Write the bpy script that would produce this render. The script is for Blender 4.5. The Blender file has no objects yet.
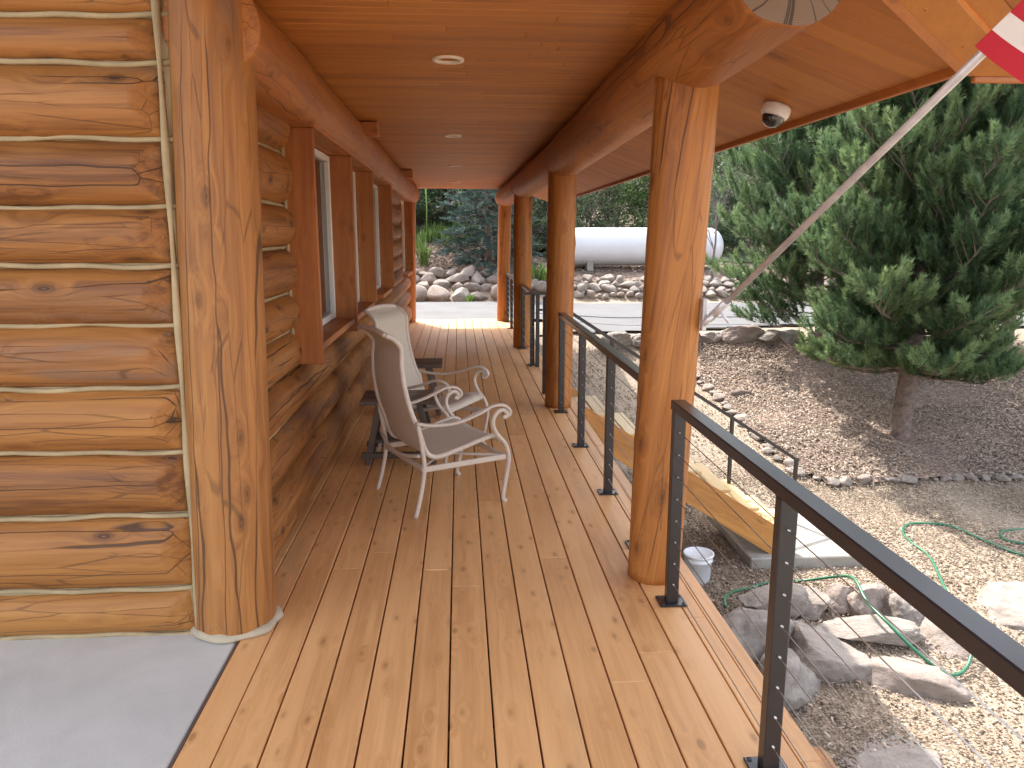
import bpy, math, random, bisect
import numpy as np
from mathutils import Vector, Matrix, noise
random.seed(7); np.random.seed(7)
S = bpy.context.scene
COL = S.collection
PI = math.pi
WM = {}                       # world matrix of every object made

# ------------------------------------------------------------------ objects
def link(o, parent=None, M=None):
    COL.objects.link(o)
    M = M or Matrix.Identity(4)
    if parent is not None:
        o.parent = parent
        o.matrix_parent_inverse = WM[parent.name].inverted()
    o.matrix_basis = M
    WM[o.name] = M.copy()
    return o

def tag(o, label=None, cat=None, group=None, kind=None):
    if label: o['label'] = label
    if cat: o['category'] = cat
    if group: o['group'] = group
    if kind: o['kind'] = kind
    return o

def empty(name, loc=(0, 0, 0), rz=0.0, label=None, cat=None, group=None):
    o = bpy.data.objects.new(name, None)
    link(o, None, Matrix.Translation(loc) @ Matrix.Rotation(rz, 4, 'Z'))
    return tag(o, label, cat, group)

def copy_tree(o, M, label=None, group=None):
    """copy a top-level thing and its parts (and sub-parts) to world matrix M"""
    c = o.copy(); COL.objects.link(c); c.matrix_basis = M; WM[c.name] = M.copy()
    if label: c['label'] = label
    if group: c['group'] = group
    D = M @ WM[o.name].inverted()
    def rec(src, dst):
        for ch in list(src.children):
            d = ch.copy(); COL.objects.link(d); d.parent = dst
            W = D @ WM[ch.name]
            d.matrix_parent_inverse = WM[dst.name].inverted(); d.matrix_basis = W; WM[d.name] = W
            rec(ch, d)
    rec(o, c)
    return c

class MB:
    """collects geometry; gc = grain coordinates (z along the grain), rnd = per piece number"""
    def __init__(s): s.v=[]; s.f=[]; s.g=[]; s.r=[]; s.sm=[]
    def add(s, v, f, g=None, r=None, smooth=False):
        n=len(s.v); s.v += [tuple(p) for p in v]
        s.f += [tuple(i+n for i in q) for q in f]
        s.g += [tuple(p) for p in (g if g is not None else v)]
        r = random.random() if r is None else r
        s.r += [r]*len(v); s.sm += [smooth]*len(f)
    def box(s, x0,x1,y0,y1,z0,z1, grain='z', bev=0.0, M=None, r=None):
        c=((x0+x1)/2,(y0+y1)/2,(z0+z1)/2); h=(abs(x1-x0)/2,abs(y1-y0)/2,abs(z1-z0)/2)
        b=min(bev,min(h)*.9)
        v=[];f=[]
        if b<=0:
            for sx in(-1,1):
                for sy in(-1,1):
                    for sz in(-1,1): v.append(Vector((sx*h[0],sy*h[1],sz*h[2])))
            f=[(0,1,3,2),(4,6,7,5),(0,4,5,1),(2,3,7,6),(0,2,6,4),(1,5,7,3)]
        else:
            idx={}
            for sx in(-1,1):
                for sy in(-1,1):
                    for sz in(-1,1):
                        for a in range(3):
                            p=[sx*(h[0]-b),sy*(h[1]-b),sz*(h[2]-b)]; p[a]=(sx,sy,sz)[a]*h[a]
                            idx[(sx,sy,sz,a)]=len(v); v.append(Vector(p))
            for a in range(3):
                o1,o2=(a+1)%3,(a+2)%3
                for sa in(-1,1):
                    q=[]
                    for (u,w) in((-1,-1),(1,-1),(1,1),(-1,1)):
                        k=[0,0,0];k[a]=sa;k[o1]=u;k[o2]=w
                        q.append(idx[(*k,a)])
                    f.append(tuple(q) if sa>0 else tuple(reversed(q)))
            for a in range(3):      # edges along axis a
                o1,o2=(a+1)%3,(a+2)%3
                for u in(-1,1):
                    for w in(-1,1):
                        k0=[0,0,0];k1=[0,0,0];k0[a]=-1;k1[a]=1;k0[o1]=k1[o1]=u;k0[o2]=k1[o2]=w
                        q=[idx[(*k0,o1)],idx[(*k1,o1)],idx[(*k1,o2)],idx[(*k0,o2)]]
                        f.append(tuple(q) if u*w<0 else tuple(reversed(q)))
            for sx in(-1,1):
                for sy in(-1,1):
                    for sz in(-1,1):
                        q=[idx[(sx,sy,sz,a)] for a in range(3)]
                        f.append(tuple(q) if sx*sy*sz>0 else tuple(reversed(q)))
        perm={'z':(0,1,2),'y':(2,0,1),'x':(1,2,0)}[grain]
        off=(random.random()*3,random.random()*3,random.random()*3)
        C=Vector(c)
        P=[p+C for p in v]
        if M: P=[M@p for p in P]
        g=[(p[perm[0]]+off[0],p[perm[1]]+off[1],p[perm[2]]+c[perm[2]]) for p in v]
        s.add(P,f,g,r)
    def tube(s, pts, rad, n=10, cap=True, flat=1.0, up=None):
        """swept tube through pts, rad number or list; flat squashes along up"""
        pts=[Vector(p) for p in pts]; m=len(pts)
        R=rad if isinstance(rad,(list,tuple)) else [rad]*m
        v=[];f=[];g=[];L=0
        t=(pts[1]-pts[0]).normalized()
        a=Vector(up) if up else (Vector((0,0,1)) if abs(t.z)<.9 else Vector((1,0,0)))
        prev=None
        for i,p in enumerate(pts):
            t=((pts[min(i+1,m-1)]-pts[max(i-1,0)])).normalized()
            if prev is None or up: x=(a-t*a.dot(t)).normalized()
            else: x=(prev-t*prev.dot(t)).normalized()
            prev=x; y=t.cross(x)
            if i: L+=(p-pts[i-1]).length
            for k in range(n):
                an=2*PI*k/n+ (PI/n if n==4 else 0)
                v.append(p+x*math.cos(an)*R[i]*flat+y*math.sin(an)*R[i]); g.append((math.cos(an)*R[i],math.sin(an)*R[i],L))
        for i in range(m-1):
            for k in range(n):
                f.append((i*n+k,i*n+(k+1)%n,(i+1)*n+(k+1)%n,(i+1)*n+k))
        if cap: f.append(tuple(reversed(range(n)))); f.append(tuple(range((m-1)*n,m*n)))
        s.add(v,f,g,None,n>4)
    def lathe(s, prof, n=24, M=None, smooth=True):
        v=[];f=[]
        for (r,z) in prof:
            for k in range(n):
                a=2*PI*k/n; v.append(Vector((r*math.cos(a),r*math.sin(a),z)))
        for i in range(len(prof)-1):
            for k in range(n): f.append((i*n+k,i*n+(k+1)%n,(i+1)*n+(k+1)%n,(i+1)*n+k))
        if M: v=[M@p for p in v]
        s.add(v,f,None,None,smooth)
    def prism(s, poly, d0, d1, M=None, grain=None, smooth=False):
        """poly in local xy extruded along local z d0..d1"""
        n=len(poly); v=[Vector((x,y,d0)) for x,y in poly]+[Vector((x,y,d1)) for x,y in poly]
        f=[tuple(reversed(range(n))),tuple(range(n,2*n))]+[(i,(i+1)%n,n+(i+1)%n,n+i) for i in range(n)]
        g=[(p.y,p.z,p.x) for p in v]
        if grain: g=[grain(p) for p in v]
        if M: v=[M@p for p in v]
        s.add(v,f,g,None,smooth)
    def mesh(s, name, mat):
        me=bpy.data.meshes.new(name); me.from_pydata(s.v,[],s.f)
        me.polygons.foreach_set('use_smooth',s.sm)
        a=me.attributes.new('gc','FLOAT_VECTOR','POINT'); a.data.foreach_set('vector',np.array(s.g,dtype=np.float32).ravel())
        b=me.attributes.new('rnd','FLOAT','POINT'); b.data.foreach_set('value',np.array(s.r,dtype=np.float32))
        if mat: me.materials.append(mat)
        me.update(); return me
    def build(s, name, mat, parent=None, M=None):
        """M: world matrix; vertices are taken as local to M"""
        return link(bpy.data.objects.new(name, s.mesh(name,mat)), parent, M)

def np_mesh(name, V, F, mat, rnd=None, smooth=False):
    """V (n,3), F (m,k) numpy"""
    me=bpy.data.meshes.new(name)
    m,k=F.shape
    me.vertices.add(len(V)); me.vertices.foreach_set('co',V.astype(np.float32).ravel())
    me.loops.add(m*k); me.loops.foreach_set('vertex_index',F.astype(np.int32).ravel())
    me.polygons.add(m); me.polygons.foreach_set('loop_start',(np.arange(m)*k).astype(np.int32))
    if smooth: me.polygons.foreach_set('use_smooth',np.ones(m,dtype=bool))
    if rnd is not None:
        b=me.attributes.new('rnd','FLOAT','POINT'); b.data.foreach_set('value',rnd.astype(np.float32))
    if mat: me.materials.append(mat)
    me.update(calc_edges=True); me.validate(); return me

# ------------------------------------------------------------------ materials
class NT:
    def __init__(s,name):
        s.m=bpy.data.materials.new(name); s.m.use_nodes=True; s.t=s.m.node_tree
        s.b=s.t.nodes['Principled BSDF']; s.out=s.t.nodes['Material Output']
    def n(s,t,**k):
        o=s.t.nodes.new(t)
        for a,b in k.items(): setattr(o,a,b)
        return o
    def l(s,a,b): s.t.links.new(a,b)
    def put(s,sock,v):
        if hasattr(v,'is_output') or isinstance(v,bpy.types.NodeSocket): s.l(v,sock)
        else: sock.default_value=v
    def math(s,op,a,b=None,c=None,clamp=False):
        o=s.n('ShaderNodeMath',operation=op,use_clamp=clamp); s.put(o.inputs[0],a)
        if b is not None: s.put(o.inputs[1],b)
        if c is not None: s.put(o.inputs[2],c)
        return o.outputs[0]
    def vm(s,op,a,b):
        o=s.n('ShaderNodeVectorMath',operation=op); s.put(o.inputs[0],a); s.put(o.inputs[1],b); return o.outputs[0]
    def noise(s,vec,scale,detail=2,rough=.5,dist=0):
        o=s.n('ShaderNodeTexNoise'); s.put(o.inputs['Vector'],vec); o.inputs['Scale'].default_value=scale
        o.inputs['Detail'].default_value=detail; o.inputs['Roughness'].default_value=rough; o.inputs['Distortion'].default_value=dist
        return o.outputs['Fac']
    def vor(s,vec,scale,feature='F1',rnd=1.0,out='Distance'):
        o=s.n('ShaderNodeTexVoronoi',feature=feature); s.put(o.inputs['Vector'],vec); o.inputs['Scale'].default_value=scale
        o.inputs['Randomness'].default_value=rnd; return o.outputs[out]
    def ramp(s,fac,stops,interp='LINEAR'):
        o=s.n('ShaderNodeValToRGB'); o.color_ramp.interpolation=interp; e=o.color_ramp.elements
        while len(e)<len(stops): e.new(.5)
        for i,(p,c) in enumerate(stops):
            e[i].position=p; e[i].color=(c if isinstance(c,(tuple,list)) else (c,c,c))[:3]+(1,) if isinstance(c,tuple) else (c,c,c,1)
        s.put(o.inputs[0],fac); return o.outputs[0]
    def step(s,fac,a,b):
        o=s.n('ShaderNodeMapRange'); o.interpolation_type='SMOOTHSTEP'; s.put(o.inputs[0],fac)
        s.put(o.inputs[1],a); s.put(o.inputs[2],b); o.inputs[3].default_value=0; o.inputs[4].default_value=1; return o.outputs[0]
    def mix(s,fac,a,b,mode='MIX'):
        o=s.n('ShaderNodeMix',data_type='RGBA',blend_type=mode); s.put(o.inputs[0],fac); 
        for i,v in((6,a),(7,b)):
            if isinstance(v,tuple): v=v[:3]+(1,)
            s.put(o.inputs[i],v)
        return o.outputs[2]
    def scale(s,vec,v):
        return s.vm('MULTIPLY',vec,v)
    def attr(s,name,fac=False):
        o=s.n('ShaderNodeAttribute',attribute_name=name); return o.outputs['Fac'] if fac else o.outputs['Vector']
    def bump(s,h,strength=.3,dist=.01,prev=None):
        o=s.n('ShaderNodeBump'); s.put(o.inputs['Height'],h); o.inputs['Strength'].default_value=strength; o.inputs['Distance'].default_value=dist
        if prev is not None: s.l(prev,o.inputs['Normal'])
        return o.outputs[0]
    def fin(s,col,rough=.6,bump=None,metal=0,spec=None,coat=0):
        s.put(s.b.inputs['Base Color'],col if not isinstance(col,tuple) else col[:3]+(1,)); s.put(s.b.inputs['Roughness'],rough)
        s.b.inputs['Metallic'].default_value=metal
        if spec is not None: s.put(s.b.inputs['Specular IOR Level'],spec)
        if coat: s.b.inputs['Coat Weight'].default_value=coat; s.b.inputs['Coat Roughness'].default_value=.25
        if bump is not None: s.l(bump,s.b.inputs['Normal'])
        return s.m

def wood(name, dark, mid, light, kn=1.0, crack=1.0, stain=.5, grain=1.0, rough=.5, tone=.25, kscale=(4.5,4.5,1.9),coat=.15,bumpk=1.0,knotcol=None):
    T=NT(name); g=T.attr('gc'); r=T.attr('rnd',True)
    off=T.n('ShaderNodeCombineXYZ')
    for i,k in enumerate((37.0,11.0,53.0)): T.l(T.math('MULTIPLY',r,k),off.inputs[i])
    P=T.vm('ADD',g,off.outputs[0])
    # knots
    kd=T.vor(T.scale(P,kscale),1.0)
    kwob=T.math('ADD',kd,T.math('MULTIPLY',T.math('SUBTRACT',T.noise(P,30,2),.5),.05))
    ks=T.step(kwob,.17,.06)            # knot core
    kh=T.step(kwob,.32,.12)            # halo
    ring=T.math('SINE',T.math('MULTIPLY',kwob,90))
    pull=T.n('ShaderNodeCombineXYZ'); bend=T.math('MULTIPLY',T.step(kd,.5,.0),.05)
    T.l(bend,pull.inputs[0]); T.l(bend,pull.inputs[1])
    Pg=T.vm('ADD',P,pull.outputs[0])
    warp=T.n('ShaderNodeCombineXYZ'); w=T.math('MULTIPLY',T.math('SUBTRACT',T.noise(T.scale(P,(1.5,1.5,1.0)),1.0,3),.5),.07)
    T.l(w,warp.inputs[0]); T.l(w,warp.inputs[1]); Pg=T.vm('ADD',Pg,warp.outputs[0])
    g1=T.noise(T.scale(Pg,(26,26,.8)),1.0,4,.6)
    g2=T.noise(T.scale(Pg,(95,95,3.0)),1.0,2,.6)
    lo=T.noise(T.scale(P,(3.2,3.2,.7)),1.0,3,.55)
    fac=T.math('ADD',T.math('MULTIPLY',g1,.62*grain),T.math('ADD',T.math('MULTIPLY',g2,.28*grain),T.math('MULTIPLY',lo,.5)))
    fac=T.math('ADD',fac,T.math('MULTIPLY',T.math('SUBTRACT',r,.5),tone))
    fac=T.math('SUBTRACT',fac,.70*grain*.62+.02)
    col=T.ramp(fac,[(0.0,dark),(.28,mid),(.62,light)])
    # grey-blue weather stains, streaked
    st=T.step(T.noise(T.scale(P,(4.0,4.0,.8)),1.0,3,.6),.56,.72)
    st=T.math('MULTIPLY',T.math('MULTIPLY',st,T.step(g1,.36,.6)),stain)
    col=T.mix(st,col,(.15,.105,.085))
    kc=knotcol or tuple(c*.42 for c in dark)
    col=T.mix(T.math('MULTIPLY',kh,.35*kn),col,dark)
    col=T.mix(T.math('MULTIPLY',ks,.8*kn),col,kc)
    col=T.mix(T.math('MULTIPLY',T.math('MULTIPLY',ks,T.step(ring,.2,.9)),.4*kn),col,mid)
    # drying cracks: lines that run along the grain, with slow wander, broken up along their length
    sp=T.n('ShaderNodeSeparateXYZ'); T.l(P,sp.inputs[0])
    wn=T.n('ShaderNodeTexNoise'); T.l(T.scale(P,(1.2,1.2,1.0)),wn.inputs['Vector']); wn.inputs['Scale'].default_value=1.0; wn.inputs['Detail'].default_value=3; wn.inputs['Roughness'].default_value=.6
    wo=T.scale(wn.outputs['Color'],(.06,.06,0)); base=T.n('ShaderNodeCombineXYZ'); T.l(sp.outputs[0],base.inputs[0]); T.l(sp.outputs[1],base.inputs[1]); T.l(T.math('MULTIPLY',sp.outputs[2],.012),base.inputs[2])
    Q=T.vm('ADD',base.outputs[0],wo)
    n1=T.vor(Q,5.5,'DISTANCE_TO_EDGE')
    wd=T.math('MULTIPLY_ADD',T.noise(T.scale(P,(5,5,1.1)),1.0,2),.11,-.050)
    wd=T.math('MINIMUM',wd,.006)
    cr=T.step(T.math('SUBTRACT',n1,wd),.006,-.003)
    Q2=T.vm('ADD',T.scale(base.outputs[0],(1,1,6)),T.scale(wn.outputs['Color'],(.035,.035,0)))
    n2=T.vor(Q2,19,'DISTANCE_TO_EDGE')
    wd2=T.math('MINIMUM',T.math('MULTIPLY_ADD',T.noise(T.scale(P,(11,11,1.8)),1.0,2),.30,-.150),.015)
    cr2=T.math('MULTIPLY',T.step(T.math('SUBTRACT',n2,wd2),.016,-.008),.55)
    cr=T.math('MULTIPLY',T.math('MAXIMUM',cr,cr2),crack,clamp=True)
    col=T.mix(T.math('MULTIPLY',cr,.92),col,(.018,.009,.005))
    h=T.math('SUBTRACT',T.math('MULTIPLY',g1,.35),T.math('MULTIPLY',cr,1.2))
    h=T.math('ADD',h,T.math('MULTIPLY',ks,.25))
    b=T.bump(h,.55*bumpk,.006)
    ro=T.math('MULTIPLY_ADD',g1,.25,rough-.12)
    return T.fin(col,ro,b,coat=coat)

M={}
M['log']  = wood('log_wood',(.15,.050,.010),(.34,.130,.026),(.46,.205,.050),crack=.85,stain=.6,tone=.2,kscale=(8,8,3.2),rough=.58,coat=0,grain=1.3,kn=1.15)
M['post'] = wood('post_wood',(.24,.075,.014),(.41,.150,.028),(.55,.245,.058),crack=.75,stain=.4,tone=.12,kn=.9,kscale=(8,8,3.2),rough=.55,coat=0,grain=1.25)
M['corner'] = wood('corner_post_wood',(.20,.072,.018),(.37,.150,.036),(.49,.235,.070),crack=.75,stain=.85,tone=.1,kn=.9,kscale=(8,8,3.2),rough=.62,coat=0,grain=1.25)
M['beam'] = wood('beam_wood',(.23,.072,.014),(.41,.145,.028),(.53,.225,.052),crack=.65,stain=.3,tone=.12,kn=.9,kscale=(8,8,3.2),rough=.55,coat=0,grain=1.25)
M['ceil'] = wood('ceiling_wood',(.29,.098,.014),(.45,.165,.025),(.57,.24,.042),crack=0,stain=0,tone=.22,kn=.35,rough=.55,grain=.8,bumpk=.2,coat=0)
M['soffit'] = wood('soffit_wood',(.30,.098,.014),(.45,.165,.025),(.56,.235,.042),crack=0,stain=0,tone=.18,kn=.8,rough=.6,grain=.8,bumpk=.2,coat=0)
M['deck'] = wood('deck_wood',(.49,.228,.080),(.75,.405,.168),(.86,.545,.26),crack=.08,stain=.28,tone=.07,kn=.65,rough=.5,kscale=(12,12,5),grain=.66,bumpk=.35,coat=.05)
M['trim'] = wood('trim_wood',(.30,.092,.020),(.44,.150,.033),(.54,.21,.052),crack=.15,stain=.1,tone=.2,kn=.5,kscale=(7,7,4),bumpk=.3,coat=0)
M['stair'] = wood('stair_wood',(.36,.14,.03),(.52,.235,.055),(.62,.32,.09),crack=.2,stain=.1,tone=.2,kn=.6,kscale=(7,7,3),bumpk=.3)
M['tread'] = wood('tread_wood',(.45,.29,.12),(.62,.44,.20),(.74,.57,.30),crack=.1,stain=.1,tone=.2,kn=.5,kscale=(7,7,3),bumpk=.3)
M['dwood'] = wood('dark_table_wood',(.05,.035,.028),(.10,.072,.058),(.16,.12,.10),crack=.2,stain=.2,tone=.2,kn=.3)
M['redwood'] = wood('red_board_wood',(.2,.085,.045),(.38,.19,.11),(.5,.29,.19),crack=.3,stain=.3,tone=.4)

def simple(name,col,rough=.5,metal=0,nscale=20,namt=.15,bump=.1,bscale=80,coat=0,spec=None,obj=True):
    T=NT(name); tc=T.n('ShaderNodeTexCoord').outputs['Object']
    f=T.noise(tc,nscale,4,.6); a=tuple(c*(1-namt) for c in col); b=tuple(min(1,c*(1+namt)) for c in col)
    c=T.ramp(f,[(.3,a),(.7,b)])
    bp=T.bump(T.noise(tc,bscale,3),bump,.002) if bump else None
    return T.fin(c,rough,bp,metal,spec,coat)
M['chink']=simple('chinking',(.40,.30,.165),.85,nscale=6,namt=.22,bump=.6,bscale=60)
M['mortar']=simple('base_mortar',(.46,.38,.27),.9,nscale=12,namt=.15,bump=.8,bscale=50)
M['rail']=simple('rail_metal',(.016,.014,.016),.36,metal=.0,nscale=8,namt=.15,bump=.1,bscale=300,coat=.3,spec=.5)
M['cable']=simple('steel_cable',(.50,.48,.46),.32,metal=1,bump=0)
M['white']=simple('white_vinyl',(.78,.75,.69),.4,namt=.05,bump=0)
M['dome']=simple('camera_plastic',(.80,.79,.77),.4,namt=.03,bump=0)
M['black']=simple('dark_plastic',(.012,.012,.014),.08,namt=.1,bump=0,coat=1)
M['chair']=simple('chair_metal',(.60,.51,.43),.42,nscale=30,namt=.08,bump=.1,coat=.1)
M['alum']=simple('pole_metal',(.66,.64,.65),.25,metal=.35,bump=0)
M['bucket']=simple('bucket_plastic',(.74,.74,.76),.45,nscale=9,namt=.1,bump=.1)
M['hose']=simple('hose_rubber',(.014,.125,.062),.45,namt=.2,bump=.2,coat=.2)
M['tank']=simple('tank_paint',(.66,.67,.70),.35,nscale=2,namt=.04,bump=.05,coat=.2)
M['bark']=simple('pine_bark',(.17,.125,.105),.9,nscale=14,namt=.45,bump=1.0,bscale=35)
M['twig']=simple('grey_bark',(.16,.13,.12),.9,nscale=14,namt=.35,bump=.6,bscale=40)
M['roof']=simple('roof_shingle',(.12,.11,.10),.9,nscale=14,namt=.3,bump=.5)
M['lamp']=simple('downlight_trim',(.78,.70,.58),.4,bump=0,namt=.05)
M['plant']=simple('plant_stalk',(.14,.25,.05),.7,bump=0,namt=.2)
M['glass']=simple('window_glass',(.035,.035,.032),.06,bump=0,coat=0,spec=.6)

def fabric():
    T=NT('sling_fabric'); g=T.n('ShaderNodeTexCoord').outputs['Object']
    w=T.noise(T.scale(g,(160,500,160)),1.0,1); f=T.noise(g,6,3)
    c=T.mix(T.step(w,.35,.65),(.55,.47,.38),(.66,.58,.48)); c=T.mix(T.math('MULTIPLY',f,.3),c,(.36,.30,.24))
    m=T.fin(c,.75,T.bump(w,.2,.001)); 
    return m
M['fabric']=fabric()

def concrete(name,a,b,sc=3,spk=.5,rough=.8):
    T=NT(name); g=T.n('ShaderNodeTexCoord').outputs['Object']
    f=T.noise(g,sc,6,.65,.4); f2=T.noise(g,160,2)
    c=T.ramp(f,[(.3,a),(.68,b)]); c=T.mix(T.math('MULTIPLY',T.step(f2,.55,.75),.25*spk),c,tuple(x*.6 for x in a))
    st=T.step(T.noise(g,sc*.45,3),.58,.75); c=T.mix(T.math('MULTIPLY',st,.25),c,tuple(x*.75 for x in a))
    return T.fin(c,rough,T.bump(T.math('ADD',f2,T.math('MULTIPLY',f,1.5)),.25,.003))
M['slab']=concrete('slab_concrete',(.50,.49,.46),(.62,.61,.57),2.2,.4,.6)
M['pad']=concrete('pad_concrete',(.27,.25,.215),(.37,.34,.30),4,.6)
M['road']=concrete('road_asphalt',(.085,.083,.085),(.12,.118,.12),1.2,.8,.9)

def gravel():
    T=NT('gravel_ground'); g=T.n('ShaderNodeTexCoord').outputs['Object']
    cells=T.vor(g,46,out='Color'); d=T.vor(g,46); big=T.noise(g,.55,5,.6); 
    sp=T.n('ShaderNodeSeparateColor'); T.l(cells,sp.inputs[0]); h=sp.outputs[0]
    c=T.ramp(h,[(0,(.145,.104,.072)),(.3,(.24,.185,.13)),(.65,(.31,.245,.18)),(1,(.40,.335,.265))])
    c=T.mix(T.step(d,.45,.75),c,(.22,.165,.115))
    c=T.mix(T.math('MULTIPLY',T.step(big,.5,.72),.35),c,(.30,.215,.15))
    hb=T.math('SUBTRACT',1.0,d)
    return T.fin(c,.9,T.bump(hb,.9,.012))
M['gravel']=gravel()
def rndcol(name,stops,rough=.85,bump=None,sub=0,gscale=None):
    T=NT(name); r=T.attr('rnd',True); c=T.ramp(r,stops)
    if gscale:
        g=T.n('ShaderNodeTexCoord').outputs['Object']; f=T.noise(g,gscale,3); c=T.mix(T.math('MULTIPLY',f,.5),c,tuple(x*.5 for x in stops[0][1]))
    if sub: 
        T.b.inputs['Subsurface Weight'].default_value=0
    return T.fin(c,rough)
M['pebble']=rndcol('gravel_stone',[(0,(.15,.108,.074)),(.35,(.25,.185,.13)),(.75,(.33,.26,.19)),(1,(.42,.355,.28))])
M['chips']=rndcol('bark_chip',[(0,(.15,.105,.075)),(.35,(.27,.20,.15)),(.75,(.36,.28,.215)),(1,(.46,.38,.31))])
def mulch():
    T=NT('mulch_ground'); g=T.n('ShaderNodeTexCoord').outputs['Object']
    w=T.vm('ADD',g,T.scale(T.n('ShaderNodeTexNoise').outputs['Color'],(.03,.03,.03)))
    h=T.n('ShaderNodeSeparateColor'); T.l(T.vor(T.scale(w,(1,1.9,1)),34,out='Color'),h.inputs[0]); d=T.vor(T.scale(w,(1,1.9,1)),34)
    c=T.ramp(h.outputs[0],[(0,(.10,.065,.05)),(.4,(.20,.135,.10)),(.8,(.32,.23,.175)),(1,(.45,.34,.26))])
    big=T.noise(g,.8,4); c=T.mix(T.math('MULTIPLY',T.step(big,.45,.7),.35),c,(.12,.08,.06))
    return T.fin(c,.95,T.bump(T.math('SUBTRACT',1.0,d),1.0,.02))
M['mulch']=mulch()
def rockm(name,a,b,c3,lich=.3):
    T=NT(name); g=T.n('ShaderNodeTexCoord').outputs['Object']; r=T.n('ShaderNodeObjectInfo').outputs['Random']
    off=T.n('ShaderNodeCombineXYZ'); 
    for i in range(3): T.l(T.math('MULTIPLY',r,17.3+9*i),off.inputs[i])
    P=T.vm('ADD',g,off.outputs[0])
    f=T.noise(P,3.0,6,.65,.5); s=T.noise(P,60,3,.7); 
    c=T.ramp(f,[(.28,a),(.5,b),(.72,c3)])
    c=T.mix(T.math('MULTIPLY',T.step(s,.5,.75),.4),c,tuple(x*.45 for x in a))
    c=T.mix(T.math('MULTIPLY',T.step(T.noise(P,5,4),.55,.75),lich),c,(.33,.32,.275))
    c=T.mix(T.math('MULTIPLY',r,.35),c,(.36,.30,.25))
    return T.fin(c,.88,T.bump(T.math('ADD',T.noise(P,9,6,.7),T.math('MULTIPLY',s,.25)),.7,.03))
M['rock']=rockm('granite_rock',(.17,.14,.12),(.27,.23,.20),(.38,.33,.285))
M['pinkrock']=rockm('pink_granite',(.19,.145,.125),(.30,.235,.20),(.39,.325,.28),.2)
def leafm(name,stops,trans=.25):
    T=NT(name); r=T.attr('rnd',True); c=T.ramp(r,stops)
    T.fin(c,.6,spec=.3)
    tr=T.n('ShaderNodeBsdfTranslucent'); T.l(c,tr.inputs[0]); mx=T.n('ShaderNodeMixShader'); mx.inputs[0].default_value=trans
    T.l(T.b.outputs[0],mx.inputs[1]); T.l(tr.outputs[0],mx.inputs[2]); T.l(mx.outputs[0],T.out.inputs[0]); return T.m
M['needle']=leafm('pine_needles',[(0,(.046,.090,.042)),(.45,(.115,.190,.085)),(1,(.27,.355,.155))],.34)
M['spruce']=leafm('blue_spruce_needles',[(0,(.035,.065,.055)),(.5,(.075,.125,.105)),(1,(.14,.21,.18))],.15)
M['oak']=leafm('scrub_leaves',[(0,(.065,.092,.048)),(.5,(.13,.17,.085)),(1,(.23,.255,.14))],.3)
M['green']=leafm('bright_leaves',[(0,(.05,.10,.025)),(.5,(.11,.19,.045)),(1,(.21,.30,.085))],.35)
M['darkleaf']=leafm('dark_leaves',[(0,(.030,.058,.030)),(.5,(.065,.110,.052)),(1,(.13,.19,.08))],.25)
M['hill']=simple('hill_soil',(.06,.07,.035),.95,nscale=.6,namt=.5,bump=.8,bscale=6)
def cloth(name,c): return simple(name,c,.8,nscale=8,namt=.05,bump=.1,bscale=300)
M['red']=cloth('flag_red',(.52,.02,.045)); M['wht']=cloth('flag_white',(.80,.79,.80)); M['blue']=cloth('flag_blue',(.02,.03,.14))

# ------------------------------------------------------------------ terrain
RY=[-50,4.9,5.9,8.5,10,12.2,13.0,13.5,14.2,20,21,22,24,30,60,120]
RZ=[-1.78,-1.78,-1.6,-1.55,-1.2,-.82,-.6,-.32,-.22,-.12,.42,.6,.75,2.5,14,30]
LY=[-50,4.9,5.9,8.5,10,12.2,13.0,14.0,14.9,19.6,20.6,22,24,30,60,120]
LZ=[-1.78,-1.78,-1.6,-1.55,-1.2,-.8,-.5,-.15,-.06,-.08,.45,.95,1.5,3.2,16,30]
def Gv(X,Y):
    r=np.interp(Y,RY,RZ); l=np.interp(Y,LY,LZ); t=np.clip((X-1.2)/2.3,0,1); t=t*t*(3-2*t)
    return l+(r-l)*t
def G(x,y): return float(Gv(np.array(x),np.array(y)))
def sheet(name,xs,ys,mat,dz=0.0,mask=None,bumpy=0.0,kind='structure',maxz=None):
    X,Y=np.meshgrid(xs,ys); Z=Gv(X,Y)+dz
    if bumpy:
        Z=Z+np.array([[noise.noise(Vector((x*.9,y*.9,1.3)))*bumpy+noise.noise(Vector((x*4,y*4,7)))*bumpy*.3 for x,y in zip(a,b)] for a,b in zip(X,Y)])
    V=np.stack([X,Y,Z],-1).reshape(-1,3); nx,ny=len(xs),len(ys)
    i,j=np.meshgrid(np.arange(nx-1),np.arange(ny-1)); a=(j*nx+i).ravel()
    F=np.stack([a,a+1,a+nx+1,a+nx],-1)
    if mask is not None:
        cx=(X[:-1,:-1]+X[1:,1:]).ravel()/2; cy=(Y[:-1,:-1]+Y[1:,1:]).ravel()/2
        F=F[np.array([mask(x,y) for x,y in zip(cx,cy)])]
    me=np_mesh(name,V,F,mat,smooth=True)
    return tag(link(bpy.data.objects.new(name,me)),kind=kind)
xs=np.concatenate([np.arange(-60,-6,4),np.arange(-6,1,.8),np.arange(1,12,.15),np.arange(12,60,3)])
ys=np.concatenate([np.arange(-40,0,4),np.arange(0,24,.15),np.arange(24,130,3)])
ground=sheet('ground',xs,ys,M['gravel'],bumpy=.03)
def rdmask(x,y): return True
road=sheet('road',np.arange(-30,30.1,.3),np.concatenate([[14.95],np.arange(15.2,19.3,.3)]),M['road'],dz=.055)
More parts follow.
